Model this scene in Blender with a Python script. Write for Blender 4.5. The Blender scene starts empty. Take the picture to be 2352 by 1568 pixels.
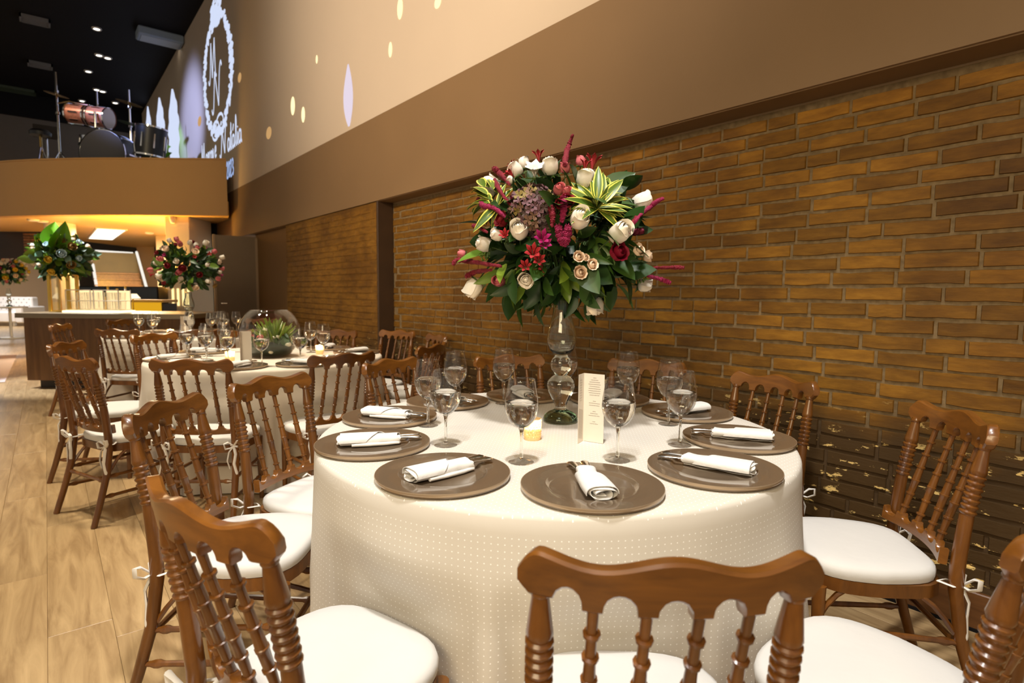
import bpy, bmesh, math, random
from mathutils import Vector, Matrix, Euler
PI = math.pi
sc = bpy.context.scene
COL = sc.collection

# ---------------------------------------------------------------- camera
cd = bpy.data.cameras.new('camera'); cam = bpy.data.objects.new('camera', cd); COL.objects.link(cam)
cd.sensor_width = 36.0; cd.lens = 20.2386; cd.clip_start = 0.02; cd.clip_end = 100
RV = Vector((0.7782852, -0.6278571, 0.0082232)); UV = Vector((0.0476174, 0.0720743, 0.9962619)); FV = Vector((0.6261028, 0.7749844, -0.0859913))
CZ = 1.226
m = Matrix((RV, UV, -FV)).transposed().to_4x4(); m.translation = (0, 0, CZ)
cam.matrix_world = m
cd.dof.use_dof = True; cd.dof.focus_distance = 1.75; cd.dof.aperture_fstop = 4.0
sc.camera = cam

# ---------------------------------------------------------------- world, exposure, lights
sc.view_settings.view_transform = 'Standard'; sc.view_settings.look = 'None'
sc.view_settings.gamma = 1.0; sc.view_settings.use_curve_mapping = False
sc.view_settings.exposure = 0.0
w = bpy.data.worlds.new('hall_ambience'); sc.world = w; w.use_nodes = True
w.node_tree.nodes['Background'].inputs[0].default_value = (1.0, 0.88, 0.72, 1)
w.node_tree.nodes['Background'].inputs[1].default_value = 0.35

def lamp(name, kind, loc, energy, color, target=None, size=0.1, angle=60, blend=0.6, size_y=None):
    d = bpy.data.lights.new(name, kind); d.energy = energy; d.color = color
    if kind == 'AREA':
        d.size = size
        if size_y: d.shape = 'RECTANGLE'; d.size_y = size_y
    else: d.shadow_soft_size = size
    if kind == 'SPOT': d.spot_size = math.radians(angle); d.spot_blend = blend
    o = bpy.data.objects.new(name, d); COL.objects.link(o); o.location = loc
    if target is not None:
        o.rotation_euler = (Vector(target) - Vector(loc)).to_track_quat('-Z', 'Y').to_euler()
    return o
WARM = (1.0, 0.88, 0.70); WHITE = (1.0, 0.97, 0.93); AMBER = (1.0, 0.55, 0.10)
lamp('hall_spot_over_near_table', 'SPOT', (0.35, 0.55, 5.6), 860, WHITE, (1.15, 1.2, 0.7), 0.16, 44, 0.7)
lamp('hall_spot_over_near_chairs', 'SPOT', (-1.2, -0.3, 5.6), 480, WHITE, (0.9, 0.9, 0.5), 0.22, 50, 0.8)
lamp('hall_spot_over_middle_table', 'SPOT', (0.4, 3.6, 5.8), 720, WARM, (1.1, 4.2, 0.7), 0.18, 46, 0.7)
lamp('hall_spot_over_far_table', 'SPOT', (0.4, 6.6, 5.8), 640, WARM, (1.1, 6.8, 0.7), 0.18, 46, 0.7)
lamp('hall_floor_wash', 'SPOT', (-1.0, 5.0, 6.0), 1150, WARM, (-0.2, 4.6, 0), 0.3, 70, 0.9)
lamp('brick_wall_fill', 'AREA', (-1.8, -0.6, 2.6), 85, (1.0, 0.80, 0.50), (2.6, 1.0, 1.0), 2.0, size_y=1.0)  # unseen area light added as fill on the brick wall
lamp('projector_glow', 'SPOT', (-2.5, 11.0, 6.2), 2600, (0.36, 0.46, 1.0), (2.43, 13.3, 4.5), 0.15, 28, 0.9)
lamp('upper_wall_wash', 'SPOT', (-4.5, 2.6, 4.4), 2300, (1.0, 0.82, 0.62), (2.43, 4.2, 4.4), 0.3, 62, 0.9)
RXY = Vector((0.7783, -0.6279, 0)).normalized(); FXY = Vector((0.6279, 0.7783, 0)).normalized()
BROT = math.atan2(RXY.y, RXY.x)
def B(l, d, z=0.0):            # the bar and the balcony stand turned to the brick wall: along l, deep d
    v = RXY * l + FXY * d; return Vector((v.x, v.y, z))
lamp('balcony_fill', 'SPOT', (-3.4, 4.5, 5.6), 620, (1.0, 0.80, 0.50), B(-6.8, 9.3, 2.8), 0.3, 40, 0.9)  # unseen spot added to brighten the balcony front
lamp('bar_led_uplight', 'AREA', B(-5.9, 9.5, 1.30), 260, AMBER, B(-6.2, 10.6, 2.4), 0.8, size_y=0.3)
lamp('under_balcony_lamp', 'AREA', B(-7.4, 11.5, 2.33), 200, (1.0, 0.80, 0.50), B(-7.4, 11.5, 0), 0.6)
lamp('bar_top_downlight', 'SPOT', B(-6.9, 6.9, 4.6), 1700, (0.95, 0.97, 1.0), B(-5.9, 7.4, 1.2), 0.05, 34, 0.5)
lamp('lounge_lamp', 'AREA', (-1.6, 23.5, 2.5), 120, (1.0, 0.93, 0.85), (-1.4, 23.5, 0), 1.5)
lamp('stage_lamp', 'SPOT', B(-9.0, 8.6, 6.1), 420, (1.0, 0.75, 0.5), B(-7.6, 10.9, 4.0), 0.1, 26, 0.7)
lamp('stage_green_lamp', 'SPOT', B(-8.0, 13.0, 5.6), 160, (0.35, 1.0, 0.35), B(-7.0, 12.6, 3.8), 0.1, 30, 0.7)

# ---------------------------------------------------------------- materials
MATS = {}
def nt(name):
    m = bpy.data.materials.new(name); m.use_nodes = True; MATS[name] = m
    t = m.node_tree; b = t.nodes['Principled BSDF']; return m, t, b
def N(t, typ, **kw):
    n = t.nodes.new(typ)
    for k, v in kw.items():
        if k.startswith('i_'):
            key = k[2:].replace('_', ' ')
            n.inputs[int(key) if key.isdigit() else key].default_value = v
        else: setattr(n, k, v)
    return n
def L(t, a, b): t.links.new(a, b)
def plain(name, col, rough=0.5, metal=0.0, spec=0.5, emit=None, es=0.0, coat=0.0, var=0.0, scale=8.0, bump=0.0, bscale=60.0):
    m, t, b = nt(name)
    b.inputs['Base Color'].default_value = (*col, 1); b.inputs['Roughness'].default_value = rough
    b.inputs['Metallic'].default_value = metal; b.inputs['Specular IOR Level'].default_value = spec
    b.inputs['Coat Weight'].default_value = coat
    if emit: b.inputs['Emission Color'].default_value = (*emit, 1); b.inputs['Emission Strength'].default_value = es
    tc = N(t, 'ShaderNodeTexCoord')
    if var > 0:
        no = N(t, 'ShaderNodeTexNoise', i_Scale=scale, i_Detail=5.0); L(t, tc.outputs['Object'], no.inputs['Vector'])
        mr = N(t, 'ShaderNodeMapRange'); mr.inputs[3].default_value = 1 - var; mr.inputs[4].default_value = 1 + var
        mx = N(t, 'ShaderNodeMix', data_type='RGBA', blend_type='MULTIPLY'); mx.inputs[0].default_value = 1
        L(t, no.outputs[0], mr.inputs[0]); mx.inputs[6].default_value = (*col, 1); L(t, mr.outputs[0], mx.inputs[7]); L(t, mx.outputs[2], b.inputs['Base Color'])
    if bump > 0:
        no2 = N(t, 'ShaderNodeTexNoise', i_Scale=bscale, i_Detail=6.0); L(t, tc.outputs['Object'], no2.inputs['Vector'])
        bp = N(t, 'ShaderNodeBump'); bp.inputs['Strength'].default_value = bump; bp.inputs['Distance'].default_value = 0.01
        L(t, no2.outputs[0], bp.inputs['Height']); L(t, bp.outputs[0], b.inputs['Normal'])
    return m
def emis(name, col, s):
    m = bpy.data.materials.new(name); m.use_nodes = True; t = m.node_tree; t.nodes.clear()
    e = N(t, 'ShaderNodeEmission'); e.inputs[0].default_value = (*col, 1); e.inputs[1].default_value = s
    o = N(t, 'ShaderNodeOutputMaterial'); L(t, e.outputs[0], o.inputs[0]); MATS[name] = m; return m
def ramp(t, stops):
    r = N(t, 'ShaderNodeValToRGB'); e = r.color_ramp.elements
    e[0].position, e[0].color = stops[0][0], (*stops[0][1], 1); e[1].position, e[1].color = stops[-1][0], (*stops[-1][1], 1)
    for p, c in stops[1:-1]:
        x = e.new(p); x.color = (*c, 1)
    return r
def wood(name, dark, light, rough=0.3, stretch=(18, 18, 1.6), coat=0.25, scale=1.0, rnd=0.25, bump=0.05):
    m, t, b = nt(name)
    tc = N(t, 'ShaderNodeTexCoord'); oi = N(t, 'ShaderNodeObjectInfo')
    ad = N(t, 'ShaderNodeVectorMath', operation='ADD'); L(t, tc.outputs['Object'], ad.inputs[0])
    ml = N(t, 'ShaderNodeVectorMath', operation='SCALE'); ml.inputs['Scale'].default_value = 13.7
    cb = N(t, 'ShaderNodeCombineXYZ')
    for i in range(3): L(t, oi.outputs['Random'], cb.inputs[i])
    L(t, cb.outputs[0], ml.inputs[0]); L(t, ml.outputs[0], ad.inputs[1])
    mp = N(t, 'ShaderNodeMapping'); mp.inputs['Scale'].default_value = tuple(s * scale for s in stretch); L(t, ad.outputs[0], mp.inputs[0])
    n1 = N(t, 'ShaderNodeTexNoise', i_Scale=1.0, i_Detail=7.0, i_Roughness=0.62, i_Distortion=0.8); L(t, mp.outputs[0], n1.inputs['Vector'])
    r = ramp(t, [(0.28, dark), (0.72, light)]); L(t, n1.outputs[0], r.inputs[0])
    mr = N(t, 'ShaderNodeMapRange'); mr.inputs[3].default_value = 1 - rnd; mr.inputs[4].default_value = 1 + rnd; L(t, oi.outputs['Random'], mr.inputs[0])
    mx = N(t, 'ShaderNodeMix', data_type='RGBA', blend_type='MULTIPLY'); mx.inputs[0].default_value = 1
    L(t, r.outputs[0], mx.inputs[6]); L(t, mr.outputs[0], mx.inputs[7]); L(t, mx.outputs[2], b.inputs['Base Color'])
    b.inputs['Roughness'].default_value = rough; b.inputs['Coat Weight'].default_value = coat; b.inputs['Coat Roughness'].default_value = 0.15
    bp = N(t, 'ShaderNodeBump'); bp.inputs['Strength'].default_value = bump; bp.inputs['Distance'].default_value = 0.004
    L(t, n1.outputs[0], bp.inputs['Height']); L(t, bp.outputs[0], b.inputs['Normal'])
    return m
CHAIRW = wood('chair_wood', (0.078, 0.025, 0.004), (0.21, 0.076, 0.011), 0.30, (16, 16, 3), 0.35, 1.0, 0.18, 0.03)
RAILW = wood('chair_rail_wood', (0.086, 0.028, 0.004), (0.23, 0.085, 0.012), 0.30, (4, 16, 22), 0.35, 1.0, 0.18, 0.03)
FLOORW = wood('oak_floor', (0.27, 0.165, 0.073), (0.54, 0.375, 0.19), 0.30, (22, 2.0, 22), 0.10, 1.0, 0.13, 0.10)
BARW = wood('bar_walnut', (0.13, 0.055, 0.013), (0.27, 0.13, 0.04), 0.4, (12, 12, 1.0), 0.1, 1.0, 0.1, 0.03)
BASEW = wood('baseboard_wood', (0.075, 0.028, 0.008), (0.17, 0.07, 0.02), 0.45, (20, 1.5, 20), 0.1)
# bricks: own tone each, darker and flecked with old gilding low down
m, t, b = nt('old_brick'); BRICK = m
tc = N(t, 'ShaderNodeTexCoord'); oi = N(t, 'ShaderNodeObjectInfo'); ge = N(t, 'ShaderNodeNewGeometry')
n1 = N(t, 'ShaderNodeTexNoise', i_Scale=1.0, i_Detail=7.0, i_Roughness=0.65)
mp = N(t, 'ShaderNodeMapping'); mp.inputs['Scale'].default_value = (30, 7, 30); L(t, ge.outputs['Position'], mp.inputs[0]); L(t, mp.outputs[0], n1.inputs['Vector'])
r1 = ramp(t, [(0.25, (0.150, 0.062, 0.005)), (0.55, (0.275, 0.122, 0.010)), (0.8, (0.39, 0.182, 0.017))]); L(t, n1.outputs[0], r1.inputs[0])
mr = N(t, 'ShaderNodeMapRange'); mr.inputs[3].default_value = 0.62; mr.inputs[4].default_value = 1.2; L(t, oi.outputs['Random'], mr.inputs[0])
mx = N(t, 'ShaderNodeMix', data_type='RGBA', blend_type='MULTIPLY'); mx.inputs[0].default_value = 1
L(t, r1.outputs[0], mx.inputs[6]); L(t, mr.outputs[0], mx.inputs[7])
n3 = N(t, 'ShaderNodeTexNoise', i_Scale=2.2, i_Detail=4.0); L(t, ge.outputs['Position'], n3.inputs['Vector'])
r3 = ramp(t, [(0.38, (0.55, 0.50, 0.45)), (0.58, (1, 1, 1))]); L(t, n3.outputs[0], r3.inputs[0])
mx3 = N(t, 'ShaderNodeMix', data_type='RGBA', blend_type='MULTIPLY'); mx3.inputs[0].default_value = 0.8; L(t, mx.outputs[2], mx3.inputs[6]); L(t, r3.outputs[0], mx3.inputs[7])
def dark_foot(t, ge, src):          # darker foot of the wall with a ragged edge, plus gilt flecks
    sx = N(t, 'ShaderNodeSeparateXYZ'); L(t, ge.outputs['Position'], sx.inputs[0])
    nn = N(t, 'ShaderNodeTexNoise', i_Scale=3.0, i_Detail=5.0); L(t, ge.outputs['Position'], nn.inputs['Vector'])
    ma = N(t, 'ShaderNodeMath', operation='MULTIPLY_ADD'); ma.inputs[1].default_value = -0.5; L(t, nn.outputs[0], ma.inputs[0]); L(t, sx.outputs[2], ma.inputs[2])
    rr = N(t, 'ShaderNodeMapRange'); rr.inputs[1].default_value = 0.36; rr.inputs[2].default_value = 0.58; L(t, ma.outputs[0], rr.inputs[0])
    mz = N(t, 'ShaderNodeMix', data_type='RGBA', blend_type='MIX'); mz.inputs[6].default_value = (0.062, 0.032, 0.008, 1)
    L(t, rr.outputs[0], mz.inputs[0]); L(t, src, mz.inputs[7])
    mpp = N(t, 'ShaderNodeMapping'); mpp.inputs['Scale'].default_value = (1, 0.7, 2.0); L(t, ge.outputs['Position'], mpp.inputs[0])
    fl = N(t, 'ShaderNodeTexNoise', i_Scale=36.0, i_Detail=6.0, i_Roughness=0.7); L(t, mpp.outputs[0], fl.inputs['Vector'])
    f2 = N(t, 'ShaderNodeTexNoise', i_Scale=15.0, i_Detail=1.0); L(t, mpp.outputs[0], f2.inputs['Vector'])
    mu = N(t, 'ShaderNodeMath', operation='MULTIPLY'); L(t, fl.outputs[0], mu.inputs[0]); L(t, f2.outputs[0], mu.inputs[1])
    st = N(t, 'ShaderNodeMapRange'); st.inputs[1].default_value = 0.352; st.inputs[2].default_value = 0.372; L(t, mu.outputs[0], st.inputs[0])
    inv = N(t, 'ShaderNodeMath', operation='SUBTRACT'); inv.inputs[0].default_value = 1.0; L(t, rr.outputs[0], inv.inputs[1])
    am = N(t, 'ShaderNodeMath', operation='MULTIPLY'); L(t, st.outputs[0], am.inputs[0]); L(t, inv.outputs[0], am.inputs[1])
    mg = N(t, 'ShaderNodeMix', data_type='RGBA', blend_type='MIX'); mg.inputs[7].default_value = (0.80, 0.56, 0.20, 1)
    L(t, am.outputs[0], mg.inputs[0]); L(t, mz.outputs[2], mg.inputs[6])
    return mg.outputs[2]
L(t, dark_foot(t, ge, mx3.outputs[2]), b.inputs['Base Color'])
b.inputs['Roughness'].default_value = 0.62; b.inputs['Specular IOR Level'].default_value = 0.35
bp = N(t, 'ShaderNodeBump'); bp.inputs['Strength'].default_value = 0.5; bp.inputs['Distance'].default_value = 0.006
L(t, n1.outputs[0], bp.inputs['Height']); L(t, bp.outputs[0], b.inputs['Normal'])
m, t, b = nt('mortar'); MORTAR = m
ge = N(t, 'ShaderNodeNewGeometry'); n1 = N(t, 'ShaderNodeTexNoise', i_Scale=40.0, i_Detail=6.0); L(t, ge.outputs['Position'], n1.inputs['Vector'])
r1 = ramp(t, [(0.3, (0.15, 0.098, 0.042)), (0.7, (0.25, 0.17, 0.080))]); L(t, n1.outputs[0], r1.inputs[0]); L(t, dark_foot(t, ge, r1.outputs[0]), b.inputs['Base Color'])
b.inputs['Roughness'].default_value = 0.85
bp = N(t, 'ShaderNodeBump'); bp.inputs['Strength'].default_value = 0.6; bp.inputs['Distance'].default_value = 0.006; L(t, n1.outputs[0], bp.inputs['Height']); L(t, bp.outputs[0], b.inputs['Normal'])

BEAM = plain('beam_lit_brown', (0.235, 0.140, 0.064), 0.55, var=0.08, scale=2.0, bump=0.05, bscale=25)  # warm lighting of the beam's beige paint is put into this brown
UPPER = plain('beige_paint', (0.64, 0.515, 0.39), 0.6, var=0.04, scale=1.2)
SOFFIT = plain('dark_brown_paint', (0.16, 0.085, 0.03), 0.6, var=0.08)
BALC = plain('caramel_paint', (0.50, 0.27, 0.085), 0.5, var=0.05, scale=2)
UNDER = plain('ochre_paint', (0.76, 0.50, 0.20), 0.45)
BLACK = plain('black_paint', (0.006, 0.005, 0.006), 0.7, spec=0.2)
DARKBROWN = plain('espresso_paint', (0.03, 0.018, 0.01), 0.5)
GREYW = plain('greige_paint', (0.15, 0.125, 0.10), 0.6, var=0.05)
COLUMN = plain('cream_paint', (0.64, 0.52, 0.38), 0.55, var=0.04)
DOORM = plain('taupe_door_paint', (0.30, 0.22, 0.14), 0.45, var=0.05)
DOORE = plain('beech_edge', (0.46, 0.33, 0.2), 0.5)
CUSH = plain('white_cotton', (0.68, 0.665, 0.635), 0.8, spec=0.2, var=0.03, scale=10, bump=0.25, bscale=14)
RIBBON = plain('white_ribbon', (0.80, 0.76, 0.70), 0.7)
NAPK = plain('white_napkin_linen', (0.78, 0.755, 0.72), 0.85, spec=0.15, bump=0.25, bscale=45)
PLATE = plain('taupe_lacquer', (0.150, 0.105, 0.066), 0.14, spec=0.6, coat=0.4)
PLATER = plain('champagne_edge', (0.42, 0.31, 0.20), 0.25, metal=0.35)
STEEL = plain('polished_steel', (0.80, 0.77, 0.72), 0.22, metal=1.0)
CHROME = plain('chrome', (0.8, 0.8, 0.8), 0.12, metal=1.0)
PAPER = plain('ivory_card', (0.80, 0.72, 0.61), 0.7)
INK = plain('grey_ink', (0.20, 0.165, 0.13), 0.8)
PATTERN = plain('pale_grey_ink', (0.60, 0.53, 0.45), 0.8)
WAX = plain('glowing_wax', (0.9, 0.75, 0.5), 0.5, emit=(1.0, 0.74, 0.42), es=1.0)  # candle glow is put into the wax as emission
FLAME = emis('flame', (1.0, 0.78, 0.42), 22)
BULB = emis('downlight_glow', (1.0, 0.9, 0.75), 9)
BULBW = emis('cool_downlight_glow', (0.92, 0.97, 1.0), 10)
PANELM = emis('panel_glow', (1.0, 0.9, 0.72), 2.6)
RAILGLOW = emis('handrail_glow', (1.0, 0.93, 0.82), 1.0)  # white handrails given emission
LEDY = emis('yellow_led', (1.0, 0.72, 0.30), 1.7)
BACKLIT = emis('backlit_amber', (1.0, 0.50, 0.02), 0.75)
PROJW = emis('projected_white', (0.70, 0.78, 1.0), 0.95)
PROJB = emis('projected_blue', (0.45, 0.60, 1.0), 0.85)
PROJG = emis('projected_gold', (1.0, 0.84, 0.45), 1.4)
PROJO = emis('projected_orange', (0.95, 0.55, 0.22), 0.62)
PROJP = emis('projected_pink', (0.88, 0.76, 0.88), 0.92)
LAMPSH = emis('lampshade_glow', (1.0, 0.82, 0.5), 1.8)
# glass: thin walls and solid pieces
m = bpy.data.materials.new('thin_glass'); m.use_nodes = True; t = m.node_tree; t.nodes.clear(); THIN = m
tr = N(t, 'ShaderNodeBsdfTransparent'); tr.inputs[0].default_value = (0.985, 0.985, 0.98, 1); gl = N(t, 'ShaderNodeBsdfGlossy'); gl.inputs['Roughness'].default_value = 0.02
lw = N(t, 'ShaderNodeLayerWeight'); lw.inputs[0].default_value = 0.5
pw = N(t, 'ShaderNodeMath', operation='POWER'); pw.inputs[1].default_value = 2.7; L(t, lw.outputs['Facing'], pw.inputs[0])
mr = N(t, 'ShaderNodeMath', operation='MULTIPLY_ADD'); mr.inputs[1].default_value = 0.9; mr.inputs[2].default_value = 0.055; mr.use_clamp = True
mi = N(t, 'ShaderNodeMixShader'); o = N(t, 'ShaderNodeOutputMaterial')
L(t, pw.outputs[0], mr.inputs[0]); L(t, mr.outputs[0], mi.inputs[0]); L(t, tr.outputs[0], mi.inputs[1]); L(t, gl.outputs[0], mi.inputs[2]); L(t, mi.outputs[0], o.inputs[0])
def glassm(name, col, ior=1.48):
    m = bpy.data.materials.new(name); m.use_nodes = True; t = m.node_tree; t.nodes.clear()
    g = N(t, 'ShaderNodeBsdfGlass'); g.inputs['Color'].default_value = (*col, 1); g.inputs['IOR'].default_value = ior; g.inputs['Roughness'].default_value = 0.0
    o = N(t, 'ShaderNodeOutputMaterial'); L(t, g.outputs[0], o.inputs[0]); return m
SOLID = glassm('solid_glass', (0.98, 0.985, 0.97)); WATER = glassm('still_water', (0.97, 0.975, 0.97), 1.33)
VASEG = glassm('green_tinted_glass', (0.955, 0.975, 0.96)); FOOTG = glassm('bottle_green_glass', (0.70, 0.80, 0.74))
m = bpy.data.materials.new('votive_glass'); m.use_nodes = True; t = m.node_tree; t.nodes.clear(); VOTIVE = m
tr = N(t, 'ShaderNodeBsdfTransparent'); tr.inputs[0].default_value = (1.0, 0.88, 0.68, 1); tl = N(t, 'ShaderNodeBsdfTranslucent'); tl.inputs[0].default_value = (1.0, 0.88, 0.68, 1)
gl = N(t, 'ShaderNodeBsdfGlossy'); gl.inputs['Roughness'].default_value = 0.1; m1 = N(t, 'ShaderNodeMixShader'); m1.inputs[0].default_value = 0.6; m2 = N(t, 'ShaderNodeMixShader'); m2.inputs[0].default_value = 0.12
o = N(t, 'ShaderNodeOutputMaterial'); L(t, tr.outputs[0], m1.inputs[1]); L(t, tl.outputs[0], m1.inputs[2]); L(t, m1.outputs[0], m2.inputs[1]); L(t, gl.outputs[0], m2.inputs[2]); L(t, m2.outputs[0], o.inputs[0])
# tablecloth: cream cloth woven with small white dots (uv in metres)
m, t, b = nt('dotted_cloth'); CLOTH = m
uv = N(t, 'ShaderNodeUVMap'); sx = N(t, 'ShaderNodeSeparateXYZ'); L(t, uv.outputs[0], sx.inputs[0])
def cell(src, off, s=0.0150):
    a = N(t, 'ShaderNodeMath', operation='MULTIPLY_ADD'); a.inputs[1].default_value = 1 / s; a.inputs[2].default_value = off; L(t, src, a.inputs[0])
    f = N(t, 'ShaderNodeMath', operation='FRACT'); L(t, a.outputs[0], f.inputs[0])
    q = N(t, 'ShaderNodeMath', operation='SUBTRACT'); q.inputs[1].default_value = 0.5; L(t, f.outputs[0], q.inputs[0])
    p = N(t, 'ShaderNodeMath', operation='POWER'); p.inputs[1].default_value = 2.0; L(t, q.outputs[0], p.inputs[0]); return p.outputs[0]
ds = []
for off in (0.0,):
    a = N(t, 'ShaderNodeMath', operation='ADD'); L(t, cell(sx.outputs[0], off), a.inputs[0]); L(t, cell(sx.outputs[1], off), a.inputs[1])
    c = N(t, 'ShaderNodeMapRange'); c.inputs[1].default_value = 0.016; c.inputs[2].default_value = 0.007; L(t, a.outputs[0], c.inputs[0]); ds.append(c.outputs[0])
mxx = N(t, 'ShaderNodeMath', operation='MAXIMUM'); L(t, ds[0], mxx.inputs[0]); mxx.inputs[1].default_value = 0.0
cm = N(t, 'ShaderNodeMix', data_type='RGBA'); cm.inputs[6].default_value = (0.68, 0.63, 0.55, 1); cm.inputs[7].default_value = (0.98, 0.96, 0.92, 1)
L(t, mxx.outputs[0], cm.inputs[0]); L(t, cm.outputs[2], b.inputs['Base Color']); b.inputs['Roughness'].default_value = 0.7; b.inputs['Specular IOR Level'].default_value = 0.3
PLAINCLOTH = plain('cream_cloth', (0.74, 0.67, 0.57), 0.75, spec=0.2)
# plants
def leafm(name, dark, light, edge=None, rough=0.35):
    m, t, b = nt(name); tc = N(t, 'ShaderNodeTexCoord'); oi = N(t, 'ShaderNodeObjectInfo')
    mr = N(t, 'ShaderNodeMix', data_type='RGBA'); mr.inputs[6].default_value = (*dark, 1); mr.inputs[7].default_value = (*light, 1); L(t, oi.outputs['Random'], mr.inputs[0])
    out = mr.outputs[2]
    if edge:
        uv = N(t, 'ShaderNodeUVMap'); s = N(t, 'ShaderNodeSeparateXYZ'); L(t, uv.outputs[0], s.inputs[0])
        a = N(t, 'ShaderNodeMath', operation='ABSOLUTE'); L(t, s.outputs[0], a.inputs[0]); c = N(t, 'ShaderNodeMapRange'); c.inputs[1].default_value = 0.40; c.inputs[2].default_value = 0.47; L(t, a.outputs[0], c.inputs[0])
        e = N(t, 'ShaderNodeMix', data_type='RGBA'); L(t, c.outputs[0], e.inputs[0]); L(t, out, e.inputs[6]); e.inputs[7].default_value = (*edge, 1); out = e.outputs[2]
    L(t, out, b.inputs['Base Color']); b.inputs['Roughness'].default_value = rough; b.inputs['Specular IOR Level'].default_value = 0.5
    return m
LEAF = leafm('dark_leaf', (0.012, 0.042, 0.006), (0.038, 0.098, 0.011), None, 0.42); LEAFV = leafm('variegated_leaf', (0.06, 0.12, 0.010), (0.11, 0.17, 0.018), (0.80, 0.72, 0.12), 0.4)
LEAFL = leafm('lime_leaf', (0.10, 0.21, 0.02), (0.20, 0.30, 0.03)); LEAFB = leafm('bright_leaf', (0.10, 0.30, 0.01), (0.22, 0.50, 0.02)); LEAFT = leafm('blue_green_leaf', (0.10, 0.24, 0.17), (0.30, 0.45, 0.36))
STEMG = plain('stem_green', (0.06, 0.11, 0.02), 0.5)
PET = {k: plain('petals_' + n, c, 0.6, spec=0.25, var=0.06, scale=30) for k, n, c in (
    ('wr', 'ivory', (0.90, 0.82, 0.68)), ('ws', 'white', (0.88, 0.79, 0.68)), ('cs', 'blush', (0.86, 0.66, 0.48)), ('pk', 'pink', (0.62, 0.16, 0.17)),
    ('cr', 'crimson', (0.22, 0.004, 0.022)), ('dr', 'dark_red', (0.20, 0.008, 0.014)), ('al', 'coral_red', (0.42, 0.03, 0.035)), ('mo', 'magenta', (0.34, 0.012, 0.11)), ('bd', 'plum', (0.14, 0.01, 0.03)),
    ('gd', 'bronze', (0.30, 0.17, 0.04)), ('bl', 'pale_blue', (0.55, 0.72, 0.80)), ('ye', 'yellow', (0.75, 0.48, 0.04)))}
AMAR = plain('amaranth', (0.30, 0.004, 0.060), 0.7, var=0.35, scale=90, bump=0.8, bscale=220)
AMARD = plain('amaranth_dark', (0.22, 0.004, 0.018), 0.7, var=0.35, scale=90, bump=0.8, bscale=220)
HYDM = leafm('hydrangea_floret', (0.15, 0.055, 0.07), (0.26, 0.17, 0.045), None, 0.7)
SUCC = leafm('succulent', (0.12, 0.20, 0.02), (0.22, 0.30, 0.04)); PEBBLE = plain('pale_pebble', (0.62, 0.58, 0.42), 0.6, var=0.1); MOSS = plain('moss', (0.05, 0.10, 0.05), 0.9, var=0.4, scale=30)
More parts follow.
